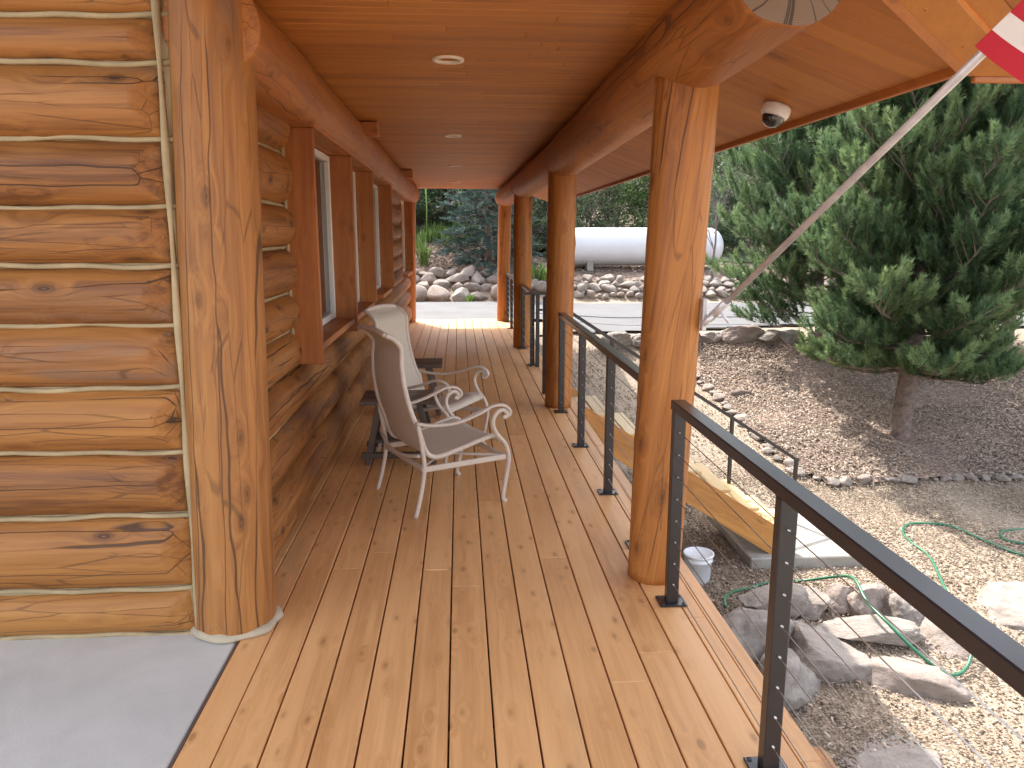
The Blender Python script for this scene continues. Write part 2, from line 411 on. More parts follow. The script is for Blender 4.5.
# right-hand stretch of road swings a little nearer
r2=sheet('road_apron',np.arange(1.9,30.1,.3),np.arange(13.85,14.96,.12),M['road'],dz=.051,mask=lambda x,y: y>13.9+min(1.0,(x-1.9)*.22)-max(0,(x-7))*.1)
# seam across the road
sj=MB()
for i in range(60):
    x0=1.2+i*.3; sj.tube([(x0,16.1,G(x0,16.1)+.062),(x0+.31,16.1,G(x0+.31,16.1)+.062)],.012,5,False)
tag(sj.build('road_joint',M['black']),kind='structure')
hill=sheet('hillside',np.arange(-60,60,2.0),np.arange(23.5,130,2.0),M['hill'],dz=.05,bumpy=.35)

# mulch bed
BED=[(3.95,12.25),(4.03,11.9),(4.08,11.4),(4.07,10.7),(4.1,10.1),(4.15,9.6),(4.31,9.15),(4.55,8.93),(5.5,8.93),(7,8.93),(12,9.0),(14,9.2),(14,13.45),(7.5,13.4),(6.0,13.5),(4.3,13.45)]
def inpoly(x,y,P=BED):
    c=False;j=len(P)-1
    for i in range(len(P)):
        if (P[i][1]>y)!=(P[j][1]>y) and x<(P[j][0]-P[i][0])*(y-P[i][1])/(P[j][1]-P[i][1])+P[i][0]: c=not c
        j=i
    return c
bed=sheet('mulch_bed',np.arange(3.8,14,.09),np.arange(8.8,13.6,.09),M['mulch'],dz=.05,mask=inpoly,bumpy=.045)
for (nm,x0,x1,y0,y1) in (('bank_soil',-12,1.6,20.2,23.6),('bank_soil',1.6,14,20.4,24.5)):
    sheet(nm,np.arange(x0,x1+.1,.2),np.arange(y0,y1,.15),M['mulch'],dz=.03,bumpy=.06)

def scatter(name,n,region,mat,size,shape,label=None,seed=1,zoff=.0,ok=None):
    rg=np.random.RandomState(seed); x0,x1,y0,y1=region
    x=rg.uniform(x0,x1,n); y=rg.uniform(y0,y1,n)
    if ok is not None:
        k=np.array([ok(a,b) for a,b in zip(x,y)]); x=x[k]; y=y[k]
    n=len(x); z=Gv(x,y)+zoff
    s=rg.uniform(size[0],size[1],n)**1
    if shape=='stone':
        T=np.array([(1,0,0),(-1,0,0),(0,1,0),(0,-1,0),(0,0,.62),(0,0,-.62)],float); F=np.array([(0,2,4),(2,1,4),(1,3,4),(3,0,4),(2,0,5),(1,2,5),(3,1,5),(0,3,5)])
        T=T[None]*rg.uniform(.55,1.2,(n,6,1))
    else:
        T=np.array([(-1,-.33,0),(1,-.28,.06),(.9,.33,.16),(-1,.28,.06),(-1,-.33,-.16),(1,-.28,-.1),(.9,.33,-.02),(-1,.28,-.1)],float); F=np.array([(0,1,2),(0,2,3),(0,5,1),(0,4,5),(3,2,6),(3,6,7),(1,5,6),(1,6,2),(0,3,7),(0,7,4)])
        T=np.repeat(T[None],n,0)*np.stack([rg.uniform(.7,1.3,n),rg.uniform(.6,1.3,n),np.ones(n)],-1)[:,None,:]
    a=rg.uniform(0,2*PI,n); t=rg.normal(0,.30 if shape!='stone' else .4,n); u=rg.normal(0,.3,n)
    ca,sa,ct,st,cu,su=np.cos(a),np.sin(a),np.cos(t),np.sin(t),np.cos(u),np.sin(u)
    X=T[...,0];Y=T[...,1];Z=T[...,2]
    Y,Z=Y*ct[:,None]-Z*st[:,None],Y*st[:,None]+Z*ct[:,None]
    X,Z=X*cu[:,None]-Z*su[:,None],X*su[:,None]+Z*cu[:,None]
    X,Y=X*ca[:,None]-Y*sa[:,None],X*sa[:,None]+Y*ca[:,None]
    V=np.stack([X*s[:,None]+x[:,None],Y*s[:,None]+y[:,None],Z*s[:,None]+z[:,None]],-1)
    nv=T.shape[1]; FF=(F[None]+np.arange(n)[:,None,None]*nv).reshape(-1,3)
    me=np_mesh(name,V.reshape(-1,3),FF,mat,np.repeat(rg.uniform(0,1,n),nv))
    return tag(link(bpy.data.objects.new(name,me)),label=label,kind='stuff')
PADX0,PADX1,PADY0,PADY1=2.78,3.95,6.80,8.15
def onground(x,y): return not (PADX0-.02<x<PADX1+.02 and PADY0-.02<y<PADY1+.02) and not (inpoly(x,y))
scatter('gravel_stones',46000,(1.15,7.5,3.2,9.3),M['pebble'],(.007,.017),'stone','tan pea gravel spread beside the porch',3,.018,onground)
scatter('gravel_stones',16000,(1.15,9.5,6.0,13.4),M['pebble'],(.009,.02),'stone','tan gravel path running up to the driveway',4,.018,onground)
scatter('bark_mulch',60000,(3.9,11.5,8.8,13.5),M['chips'],(.010,.030),'chip','brown bark mulch chips around the pines',5,.065,inpoly)
scatter('bark_mulch',7000,(-2.5,8.5,20.9,24.0),M['chips'],(.02,.06),'chip','dry bark mulch on the bank under the tank',6,.05)
scatter('fallen_bark',2200,(1.2,3.0,4.0,9.0),M['chips'],(.01,.03),'chip','dark bits of bark on the shaded gravel',8,.03,onground)

# ------------------------------------------------------------------ rocks
def rock_mesh(name,seed,mat,sub=4,cuts=9,rough=.07):
    import bmesh
    bm=bmesh.new(); bmesh.ops.create_icosphere(bm,subdivisions=sub,radius=1.0)
    rg=random.Random(seed); pl=[]
    for i in range(cuts):
        n=Vector((rg.gauss(0,1),rg.gauss(0,1),rg.gauss(0,.8))).normalized(); pl.append((n,rg.uniform(.52,.84)))
    o=Vector((seed*3.1,seed*1.7,0))
    for v in bm.verts:
        p=v.co.copy()
        for n,d in pl:
            k=p.dot(n)
            if k>d: p-=n*(k-d)*.93
        p*=1+noise.noise(p*1.6+o)*rough*2+noise.noise(p*5+o)*rough*.7+noise.noise(p*13+o)*rough*.4+noise.noise(p*30+o)*rough*.15
        v.co=p
    me=bpy.data.meshes.new(name); bm.to_mesh(me); bm.free(); me.materials.append(mat)
    me.polygons.foreach_set('use_smooth',[True]*len(me.polygons)); return me
RB=[rock_mesh('boulder',s,M['rock'] if s%3 else M['pinkrock'],5,12,.09) for s in range(1,9)]
RS=[rock_mesh('rock',s+20,M['rock'] if s%4 else M['pinkrock'],3,10,.07) for s in range(8)]
def place_rock(name,me,x,y,z,sx,sy,sz,rz,label,cat,group=None,tilt=(0,0)):
    o=bpy.data.objects.new(name,me)
    Mx=Matrix.Translation((x,y,z))@Matrix.Rotation(rz,4,'Z')@Matrix.Rotation(tilt[0],4,'X')@Matrix.Rotation(tilt[1],4,'Y')@Matrix.Diagonal((sx,sy,sz,1))
    link(o,None,Mx); return tag(o,label,cat,group)
bl=[ # x,y,z, sx,sy,sz, rz, mesh, label
 (2.36,5.62,-1.74,.36,.26,.30,.3,0,'large grey boulder against the porch where the green hose starts'),
 (2.38,5.12,-1.82,.30,.22,.24,1.1,1,'grey boulder half hidden behind the near rail post'),
 (2.66,6.02,-1.52,.27,.16,.14,-.4,3,'pale wedge-shaped rock just below the concrete pad'),
 (3.02,6.02,-1.55,.17,.14,.13,.2,4,'small pale round rock right of the near rail post'),
 (3.27,6.03,-1.55,.14,.13,.13,.9,5,'small pinkish rock under the arch of the hose'),
 (3.50,5.97,-1.55,.17,.14,.15,.5,2,'pinkish round rock behind the flat slab rock'),
 (3.74,5.84,-1.58,.18,.15,.14,1.5,6,'grey blocky rock beside the flat slab rock'),
 (2.86,5.42,-1.74,.35,.27,.24,-.6,7,'big tan boulder in the middle of the rock pile'),
 (3.30,5.62,-1.60,.37,.17,.09,-.35,3,'flat pinkish slab rock that the hose crosses'),
 (3.33,5.16,-1.85,.44,.30,.20,-.3,2,'broad pink-grey boulder at the foot of the rock pile'),
 (4.02,5.66,-1.70,.42,.38,.18,.5,5,'wide grey-pink boulder behind the near handrail'),
 (4.88,5.95,-1.66,.50,.36,.17,.15,6,'broad flat pink-grey boulder right of the handrail'),
 (4.95,5.35,-1.74,.30,.22,.14,.9,1,'low grey rock at the right edge below the broad boulder'),
 (2.76,4.28,-1.83,.40,.34,.075,.7,0,'flat grey stone nearly buried in gravel beneath the railing'),
 (2.62,5.70,-1.66,.09,.08,.08,.7,4,'small brick-red stone wedged between the boulders'),
 (2.68,5.42,-1.72,.12,.10,.12,.1,5,'small grey stone filling the gap by the rail post'),
]
for i,(x,y,z,a,b,c,r,k,lb) in enumerate(bl):
    me=RB[k]
    place_rock('boulder',me,x,y,z,a*1.24,b*1.3,c*1.3,r,lb,'boulder')
rg=random.Random(5)
bp=[(4.1,13.6),(4.55,13.62),(5.13,13.68),(5.6,13.6),(6.06,13.66),(6.5,13.5),(7.0,13.5),(3.4,13.45),(2.8,13.5),(7.6,13.5),(8.2,13.55),(8.9,13.5)]
nm=['first from the left','second','third','fourth','fifth','sixth','seventh']
for i,(x,y) in enumerate(bp):
    w=[.34,.26,.48,.34,.36,.34,.34,.42,.36,.36,.4,.35][i]
    place_rock('border_boulder',RB[i%8],x,y-.05,G(x,y)+.05,w,w*.6,w*.52,rg.uniform(-.4,.4),
      'big tan boulder edging the driveway above the mulch bed' if i not in(2,7,8) else {2:'widest boulder of the driveway edge, just right of the large porch post',7:'long low boulder by the driveway seen through the railing',8:'low boulder near the far end of the stair rail'}[i],'boulder','boulders between mulch bed and driveway')
pts=[(3.93,12.6),(3.95,12.25),(4.03,11.9),(4.08,11.4),(4.07,10.7),(4.1,10.1),(4.15,9.6),(4.31,9.15),(4.55,8.93),(5.5,8.93),(7,8.93),(9.4,8.97)]
d=0;seg=0;pos=Vector(pts[0]+(0,))
while seg<len(pts)-1:
    a=Vector(pts[seg]+(0,));b=Vector(pts[seg+1]+(0,));L=(b-a).length
    while d<L:
        p=a+(b-a)*(d/L); s=rg.uniform(.055,.125)
        place_rock('edging_rock',RS[rg.randrange(8)],p.x+rg.uniform(-.03,.03),p.y+rg.uniform(-.03,.03),G(p.x,p.y)+.03,s*1.15,s*.95,s*.62,rg.uniform(0,6),
          'fist-sized rock in the edging between mulch and gravel','rock','edging rocks round the mulch bed')
        d+=s*2.0
    d-=L;seg+=1
# banks of rocks beyond the driveway
def bank(x0,x1,y0,rows,s0,s1,label,group,dz,ydz):
    for r in range(rows):
        x=x0+rg.uniform(0,.2)
        while x<x1:
            s=rg.uniform(s0,s1); y=y0+r*ydz+rg.uniform(-.06,.06)
            place_rock('bank_rock',RS[rg.randrange(8)],x+s*.9,y,max(G(x,y),G(x,y0)+r*dz)+s*.25,s*1.12,s*.8,s*rg.uniform(.6,.8),rg.uniform(-3,3),label,'rock',group,(rg.uniform(-.35,.35),rg.uniform(-.35,.35)))
            x+=s*1.7
bank(-2.2,1.3,19.75,1,.22,.46,'large grey boulder in the front row of the bank past the porch end','boulders of the bank past the porch end',.0,.3)
bank(-2.4,1.5,20.15,3,.14,.34,'grey rounded rock stacked in the bank past the porch end','rocks of the bank past the porch end',.17,.26)
bank(1.6,10.5,20.2,4,.08,.23,'small grey cobble in the low bank below the propane tank','cobbles below the propane tank',.12,.22)

# ------------------------------------------------------------------ deck
GX=[-.899,-.782,-.637,-.486,-.341,-.195,-.053,.096,.240,.385,.530,.679,.824,.956,1.032,1.106]
dk=MB(); DE=14.92
rg=random.Random(11)
def boards(x0,x1,y0,y1,gap):
    y=y0; L=rg.uniform(1.5,4.5)
    while y<y1:
        e=min(y+L,y1)
        if y1-e<.7: e=y1
        dz=rg.uniform(-.0012,.0012)
        dk.box(x0+gap/2,x1-gap/2,y,e-.002,-.038+dz,0+dz,'y',.003,r=rg.random())
        y=e; L=rg.choice([2.44,3.05,3.66,4.27])
for i in range(len(GX)-1):
    gap=.007 if i not in(0,13,14) else .003
    boards(GX[i],GX[i+1],-1.6,DE,gap)
for k in range(2): boards(-.899-.145*(k+1),-.899-.145*k,3.0,DE,.007)
deck=dk.build('deck',M['deck']); tag(deck,kind='structure')
rj=MB(); rj.box(1.062,1.10,-1.6,DE,-.28,-.042,'y',.003); rj.build('rim_board',M['stair'],deck)
rj=MB()
for y in np.arange(-1.4,14.9,.41): rj.box(-.89,1.06,y,y+.04,-.28,-.04,'x')
rj.build('joists',M['stair'],deck)
ub=MB(); ub.box(-1.2,1.0,-1.6,DE,-.5,-.3,'y'); ub.build('underside',M['black'],deck)
rj=MB(); rj.box(.9,1.185,2.02,2.2,-.30,-.05,'x',.02); rj.build('beam_end',M['stair'],deck)
# slab
sb=MB(); sb.box(-6,-.915,-2.0,3.1,-.30,-.004,'x',.006); slab=sb.build('concrete_slab',M['slab']); tag(slab,kind='structure')
sb=MB(); sb.box(-.912,-.901,-1.6,2.93,-.05,-.006,'y',.002); sb.build('edge_strip',M['dwood'],slab)

# ------------------------------------------------------------------ house
house=empty('log_house',(-2.5,9,0),label='honey-coloured log house whose long porch wall, posts and ceiling fill the left and top',cat='house')
def frame_to(p0,p1,up=(0,0,1)):
    p0=Vector(p0);p1=Vector(p1); z=(p1-p0).normalized(); u=Vector(up)
    if abs(z.dot(u))>.95: u=Vector((0,-1,0))
    y=(u-z*u.dot(z)).normalized(); x=y.cross(z)
    m=Matrix(((x.x,y.x,z.x,p0.x),(x.y,y.y,z.y,p0.y),(x.z,y.z,z.z,p0.z),(0,0,0,1)))
    return m,(p1-p0).length
def logpart(name,p0,p1,rx,ry,mat,parent,seed,e0=0,e1=0,r2=None,n=40,up=(0,0,1),wob=.02,endmat=None,chamfer=False,tw=0.0):
    """log from p0 to p1; local y = up. e0,e1: length of the rounded/cut ends"""
    Mx,L=frame_to(p0,p1,up); k=max(8,int(L/.045)); rg=random.Random(seed)
    kn=[(rg.uniform(0,2*PI),rg.uniform(0,L),rg.uniform(.04,.07),rg.uniform(.004,.010)) for _ in range(int(L*3)+1)]
    v=[];g=[];f=[];o=Vector((seed*2.3,seed*.7,0))
    zs=[]
    for i in range(k+1): zs.append(L*i/k)
    for e,side in((e0,0),(e1,1)):
        if e:
            for q in(.0,.06,.12,.2,.3,.4,.5,.6,.7,.8,.9,1.0): zs.append(e*q if side==0 else L-e*q)
    zs=sorted(set(round(z,4) for z in zs))
    for z in zs:
        t=z/L; s=1.0+( (r2-1.0)*t if r2 else 0)
        es=1.0
        if e0 and z<e0: q=z/e0; es=min(es,.50+.50*math.sqrt(max(0,1-(1-q)**2)))
        if e1 and z>L-e1: q=(L-z)/e1; es=min(es,.50+.50*math.sqrt(max(0,1-(1-q)**2)))
        for a in range(n):
            an=2*PI*a/n; c,sn=math.cos(an),math.sin(an)
            d=1+noise.noise(Vector((c*1.1,sn*1.1,z*.9))+o)*wob*2+noise.noise(Vector((c*3,sn*3,z*2.2))+o)*wob*.7
            for (ka,kz,kr,kh) in kn:
                if abs(kz-z)<kr*2:
                    da=abs((an-ka+PI)%(2*PI)-PI)*rx; dd=math.hypot(da,(kz-z)*.8)
                    if dd<kr: d+=kh/rx*math.cos(dd/kr*PI/2)**2
            pw=.94; c2=math.copysign(abs(c)**pw,c); s2=math.copysign(abs(sn)**pw,sn); x=c2*rx*s*(1 if chamfer else es)*d; y=s2*ry*s*(es*.2+.8 if chamfer else es)*d
            if chamfer:
                lim=rx*1.3
                if e0 and z<e0: lim=min(lim,rx*(.30+.78*z/e0))
                if e1 and z>L-e1: lim=min(lim,rx*(.30+.78*(L-z)/e1)*(1+.05*noise.noise(Vector((y*12,z*9,seed)))))
                x=max(-lim,min(lim,x))
            v.append((x,y,z)); ct_,st_=math.cos(tw*z),math.sin(tw*z); g.append((x*ct_-y*st_,x*st_+y*ct_,z))
    m=len(zs)
    for i in range(m-1):
        for a in range(n): f.append((i*n+a,i*n+(a+1)%n,(i+1)*n+(a+1)%n,(i+1)*n+a))
    # capped ends with a centre vertex
    for i,zz in((0,0.0),(m-1,L)):
        c=len(v); v.append((0,0,zz)); g.append((0,0,zz))
        for a in range(n):
            q=(i*n+a,i*n+(a+1)%n)
            f.append((q[1],q[0],c) if i==0 else (q[0],q[1],c))
    mb=MB(); mb.add(v,f,g,rg.random(),True)
    nf=n*2
    for q in range(len(mb.sm)-nf,len(mb.sm)): mb.sm[q]=False
    ob=mb.build(name,mat,parent,Mx)
    if endmat:
        ob.data.materials.append(endmat)
        for q in range(len(ob.data.polygons)-nf,len(ob.data.polygons)): ob.data.polygons[q].material_index=1
    return ob
def endgrain():
    T=NT('end_grain'); g=T.attr('gc'); 
    ln=T.n('ShaderNodeVectorMath',operation='LENGTH'); g2=T.scale(g,(1,1,0)); T.l(g2,ln.inputs[0]); r=ln.outputs['Value']
    r=T.math('ADD',r,T.math('MULTIPLY',T.noise(g2,12,2),.012))
    rings=T.math('SINE',T.math('MULTIPLY',r,900)); sx=T.n('ShaderNodeSeparateXYZ'); T.l(g2,sx.inputs[0])
    an=T.math('ARCTAN2',sx.outputs[1],sx.outputs[0]); rad=T.noise(T.scale(g2,(1,1,1)),3,1)
    cv=T.n('ShaderNodeCombineXYZ'); T.l(T.math('MULTIPLY',T.math('ADD',an,T.math('MULTIPLY',rad,1.6)),2.3),cv.inputs[0])
    cr=T.step(T.vor(cv.outputs[0],1.0,'DISTANCE_TO_EDGE'),.04,.0)
    c=T.mix(T.math('MULTIPLY_ADD',rings,.25,.3),(.24,.155,.095),(.14,.09,.058)); c=T.mix(T.math('MULTIPLY',cr,.85),c,(.02,.012,.008))
    return T.fin(c,.8,T.bump(cr,-.4,.004))
M['end']=endgrain()

# front wall (left of picture), logs along X
seams=[2.70,2.357,2.2,1.94,1.698,1.487,1.266,1.023,.769,.507,.198,.0]
cw=MB(); cw.box(-6,-1.02,2.992,3.1,0.0,2.95,'x',.004); fw=cw.build('front_wall',M['chink'],house)
for i in range(len(seams)-1):
    h=seams[i]-seams[i+1]; z=(seams[i]+seams[i+1])/2; xe=-1.055+(z/2.4)*.045
    logpart('log',(-5.2,3.075,z),(xe,3.06,z+random.uniform(-.006,.006)),.15 if h>.2 else .12,h/2+.007,M['log'],fw,100+i,0,.145,wob=.014,chamfer=True)
    # smear of chinking bead between the logs
bd=MB()
for z in seams[1:]:
    pts_=[(x,2.985,z+.004*math.sin(x*7+z*9)+.004*math.sin(x*17)) for x in np.arange(-5,-.98,.08)]
    bd.tube(pts_,.0105,8)
bd.tube([(-1.075+.03*z/2.4,2.965,z) for z in np.arange(.0,2.6,.1)],[.012+.004*math.sin(z*11) for z in np.arange(.0,2.6,.1)],8)
bd.build('chinking_bead',M['chink'],fw)
# corner post
cp=logpart('corner_post',(-.955,3.06,-.02),(-.872,3.05,2.75),.162,.162,M['corner'],house,55,r2=.87,wob=.012)
mr=MB(); prof=[]
for (r,z) in((.10,.0),(.180,.0),(.184,.010),(.176,.024),(.160,.030),(.15,.030)): prof.append((r,z))
mr.lathe(prof,36,Matrix.Translation((-.955,3.06,.001)))
mr.v=[(x+noise.noise(Vector((x*14,y*14,0)))*.022,y+noise.noise(Vector((x*14,y*14,5)))*.022,max(0.001,z+noise.noise(Vector((x*20,y*20,9)))*.01)) for x,y,z in mr.v]
mr.build('mortar_ring',M['mortar'],cp)

# long wall, logs along Y
ls=[2.29,2.04,1.76,1.53,1.28,1.07,.85,.60,.33,.0]
cw=MB()
WIN=[(4.47,5.98),(6.03,7.42),(8.35,9.45),(12.6,13.85)]
ZS,ZT=.98,2.17
def segs(): 
    out=[];y=3.15
    for a,b in ((4.47,7.42),(8.35,9.45),(12.6,13.85)): out.append((y,a-.035)); y=b+.035
    out.append((y,14.45)); return out
SG=segs()
for a,b in SG: cw.box(-1.25,-.975,a,b,0,2.40,'y',.003)
for a,b in ((4.435,7.455),(8.315,9.485),(12.565,13.885)): 
    cw.box(-1.25,-.975,a,b,0,ZS-.05,'y',.003); cw.box(-1.25,-.975,a,b,ZT+.03,2.40,'y',.003)
lw=cw.build('long_wall',M['chink'],house)
si=0
for i in range(len(ls)-1):
    h=ls[i]-ls[i+1]; z=(ls[i]+ls[i+1])/2; ry=h/2+.003
    rx=.130 if i<6 else (.145 if i<8 else .155)
    if z>ZS-.03:
        for (a,b) in SG:
            si+=1; logpart('log',(-1.02,a-.06,z),(-1.015,b-.012,z),rx,ry,M['log'],lw,200+si,.05,.09 if b<14 else .0,wob=.02,chamfer=True)
    else:
        si+=1; logpart('log',(-1.03,3.1,z),(-1.03,14.45,z+.01),rx,ry,M['log'],lw,200+si,.05,.0,wob=.022)
bd=MB()
for z in ls[1:-1]:
    for (a,b) in (SG if z>ZS-.03 else [(3.15,14.4)]):
        bd.tube([(-.972,y,z+.006*math.sin(y*3+z*9)) for y in np.arange(a,b,.08)],.015,7)
for (a,b) in SG[:-1]: bd.tube([(-.952,b-.004,z) for z in np.arange(ZS,2.3,.06)],[.012]*len(np.arange(ZS,2.3,.06)),7)
bd.build('chinking_bead',M['chink'],lw)
# plate log
logpart('plate_log',(-.865,2.98,2.335),(-.865,14.55,2.325),.170,.160,M['beam'],house,300,0,0,wob=.02)
# log tails sticking out through the long wall top
for y in(6.15,10.6):
    s=MB(); s.box(-.95,-.60,y,y+.12,2.34,2.445,'x',.008); s.build('joist_end',M['trim'],house)
cpost=logpart('corner_post',(-.95,14.5,-.02),(-.90,14.5,2.4),.13,.13,M['post'],house,56,wob=.02)

# windows
for i,(a,b) in enumerate(WIN):
    XO=-.785 if i<3 else -.80
    w=MB()
    lowz=ZS-.11
    w.box(-1.02,XO if i<2 else -.90,a-.035,a,lowz,ZT+.005,'z',.004); w.box(-1.02,XO,b,b+.035,lowz+.10,ZT+.005,'z',.004)
    w.box(-1.02,XO+.012,a-.035,b+.035,ZT+.008,ZT+.05,'y',.004)
    win=w.build('window',M['trim'],house)
    if i==1: pass
    s=MB(); s.box(-1.02,XO-.02,a+.002,b-.002,ZS-.05,ZS-.005,'y',.004); s.build('sill',M['trim'],win)
    fr=MB(); X0,X1=-1.0,-.945
    fw_=.045
    fr.box(X0,X1,a+.002,a+.002+fw_,ZS,ZT,'z',.004); fr.box(X0,X1,b-.002-fw_,b-.002,ZS,ZT,'z',.004)
    fr.box(X0,X1,a+.05,b-.05,ZS,ZS+fw_,'y',.004); fr.box(X0,X1,a+.05,b-.05,ZT-fw_,ZT,'y',.004)
    m=(a+b)/2; fr.box(X0+.004,X1-.006,m-.025,m+.025,ZS+.047,ZT-.047,'z',.003)
    fr.build('frame',M['white'],win)
    p=MB(); p.box(-.985,-.978,a+.048,b-.048,ZS+.046,ZT-.046,'z'); p.build('pane',M['glass'],win)

# posts
def postp(b,t,r,seed,tr=1.0,tw=-.3):
    p=logpart('porch_post',b,t,r,r,M['post'],house,seed,r2=tr,wob=.022,tw=tw)
    return p
P1=postp((.912,3.395,-.005),(.972,3.375,2.26),.119,401,1.13,-.75)
P2=postp((.928,7.13,-.005),(.947,7.15,2.2),.127,402,1.0)
P3=postp((.905,11.08,-.005),(.915,11.08,2.2),.130,403,1.0)
P4=postp((.825,14.55,-.005),(.86,14.55,2.2),.118,404,1.0)
# beam, in three lengths meeting over posts
bm_=[((.985,2.37,2.385),(.955,7.2,2.285),.178,.178,1.0),((.955,7.16,2.285),(.92,11.15,2.28),.178,.176,.98),((.92,11.1,2.28),(.87,14.95,2.285),.176,.170,1.0)]
for i,(a,b,r,rr,t) in enumerate(bm_): logpart('porch_beam',a,b,r,rr,M['beam'],house,500+i,0,.06 if i==2 else 0,r2=t,wob=.022,endmat=M['end'])

# ceiling boards along X
cb=MB(); y=1.2; rgc=random.Random(3)
while y<14.95:
    w=.083; x=-1.0
    xe=rgc.uniform(-.3,.8); r0=rgc.random()
    for (a,b) in((-1.0,xe),(xe,1.15)):
        cb.box(a,b-.001,y,y+w-.003,2.455,2.475,'x',.0025,r=rgc.random())
    y+=w
ceil=cb.build('ceiling',M['ceil'],house)
for y in(4.052,7.035,10.02,12.99):
    l=MB(); l.lathe([(.0,.004),(.052,.004),(.056,-.006),(.078,-.008),(.080,-.002),(.080,.02)],28,Matrix.Translation((-.04,y,2.452)))
    d_=l.build('recessed_light',M['lamp'],house)
# sloping soffit: boards run down the slope
SL=.36
def sofz(x): return 2.2+SL*(1.8-x)
sf=MB(); y=1.6; ang=math.atan(SL)
Ms=Matrix.Translation((1.8,0,2.2))@Matrix.Rotation(ang,4,'Y')     # local -x goes up the slope
while y<15.0:
    w=.135
    # valley at the near end: boards are cut along a diagonal
    x1=0.0; x0=-1.05
    if y+w/2<2.79:
        x1=-max(0,(2.79-(y+w/2)))*1.75
    if x1>x0+.02:
        sf.box(x0,x1,y+.0015,y+w-.0015,0,.02,'x',.002,M=Ms,r=rgc.random())
    y+=w
sof=sf.build('soffit',M['soffit'],house)
fa=MB(); fa.box(1.802,1.83,2.79,15.0,2.168,2.36,'y',.004); fa.build('fascia',M['trim'],house)
# entry roof meeting it at a valley: soffit falls towards +Y
vd=Vector((-.376,-.225,.136))
def vboard(mb,xa,wd_,z0,th,k=6.0):
    a=Vector((xa,2.80,z0)); b=a+Vector((wd_,0,0)); v=[a,b,b+vd*k,a+vd*k]; v+= [p+Vector((0,0,th)) for p in v]
    g=[(p.x*.8+p.z,p.z,-p.y*1.9) for p in v]
    mb.add(v,[(3,2,1,0),(4,5,6,7),(0,1,5,4),(1,2,6,5),(2,3,7,6),(3,0,4,7)],g)
vb=MB(); vboard(vb,1.80,.055,2.160,.05); vb.build('valley_board',M['trim'],house)
eb=MB(); xa=1.856
for k in range(15):
    wd_=.20 if k==0 else .14; vboard(eb,xa,wd_-.008,2.18+(.0 if k%4 else -.02),.03); xa+=wd_
eb.build('entry_soffit',M['soffit'],house)
eb=MB(); eb.box(1.86,4.0,2.805,2.83,2.14,2.33,'x',.004); eb.build('fascia',M['trim'],house)
# roof slab above everything (keeps the sun out of the porch)
rf=MB()
def roofz(x): return 2.2+SL*(1.8-x)+.10
MR=Matrix(((1,0,0,0),(0,0,-1,0),(0,1,0,0),(0,0,0,1)))
rf.prism([(1.86,2.235),(1.86,2.34),(-8,2.34+SL*9.86),(-8,2.235+SL*9.86)],-15.1,-2.79,M=MR)
rf.prism([(1.0,2.235+SL*.86),(1.0,2.34+SL*.86),(-8,2.34+SL*9.86),(-8,2.235+SL*9.86)],-2.785,-1.3,M=MR)
rf.build('roof',M['roof'],house)
gp=MB(); gp.prism([(1.4,2.48),(-1.0,2.48),(-7.9,2.48),(-7.9,2.25+SL*9.7),(1.0,2.48)],-15.0,-14.96,M=Matrix(((1,0,0,0),(0,0,-1,0),(0,1,0,0),(0,0,0,1))))
gp.build('gable_end',M['trim'],house)
bw=MB(); bw.box(-8,-1.3,14.35,14.45,0,5,'x'); bw.box(-8,-7.9,3.1,14.3,0,5,'y'); bw.build('rear_wall',M['log'],house)

# ------------------------------------------------------------------ dome camera
cam_t=empty('security_camera',(1.646,4.05,sofz(1.646)),label='white dome security camera under the sloping soffit',cat='security camera')
Mc=Matrix.Translation((1.646,4.05,sofz(1.646)-.002))@Matrix.Rotation(ang,4,'Y')@Matrix.Rotation(PI,4,'X')@Matrix.Scale(1.12,4)
c=MB(); c.lathe([(.0,0),(.062,0),(.066,.012),(.066,.038),(.060,.050),(.052,.056),(.050,.050)],32,Mc); c.build('housing',M['dome'],cam_t)
c=MB(); c.lathe([(.050,.052),(.049,.066),(.042,.082),(.028,.095),(.012,.101),(.0005,.102)],28,Mc); c.build('dome',M['black'],cam_t)

# ------------------------------------------------------------------ railings
def rail_seg(name,y0,y1,posts,label,x=.92,cap0=None):
    t=empty(name,(x,(y0+y1)/2,0),label=label,cat='railing',group='black cable railings along the porch edge')
    s=MB(); s.box(x-.031,x+.031,y0,y1,.873,.915,'y',.004); s.build('top_rail',M['rail'],t)
    for y in posts:
        s=MB(); s.box(x-.026,x+.026,y-.022,y+.022,.008,.872,'z',.003); s.box(x-.06,x+.06,y-.05,y+.05,0.0015,.010,'z',.002)
        for (a,b) in((-1,-1),(-1,1),(1,-1),(1,1)): s.lathe([(.0,.014),(.007,.014),(.007,.009)],8,Matrix.Translation((x+a*.045,y+b*.036,0)))
        p=s.build('post',M['rail'],t)
        s=MB()
        for k in range(8):
            z=.095+k*.098; Mg=Matrix.Translation((x,y,z))@Matrix.Rotation(PI/2,4,'X')
            s.lathe([(.0,.030),(.0038,.030),(.0038,-.030),(.0,-.030)],8,Mg)
        s.build('cable_fitting',M['cable'],p)
    for k in range(8):
        z=.095+k*.098; s=MB(); s.tube([(x,posts[0],z),(x,(posts[0]+posts[-1])/2,z-.003),(x,posts[-1],z)],.0019,6); s.build('cable',M['cable'],t)
    return t
rail_seg('railing',-.6,3.135,[.9,2.02,3.11],'near black cable railing ending against the big front porch post')
rail_seg('railing',3.60,6.90,[3.75,4.59,5.69,6.85],'black cable railing between the front post and the second porch post')
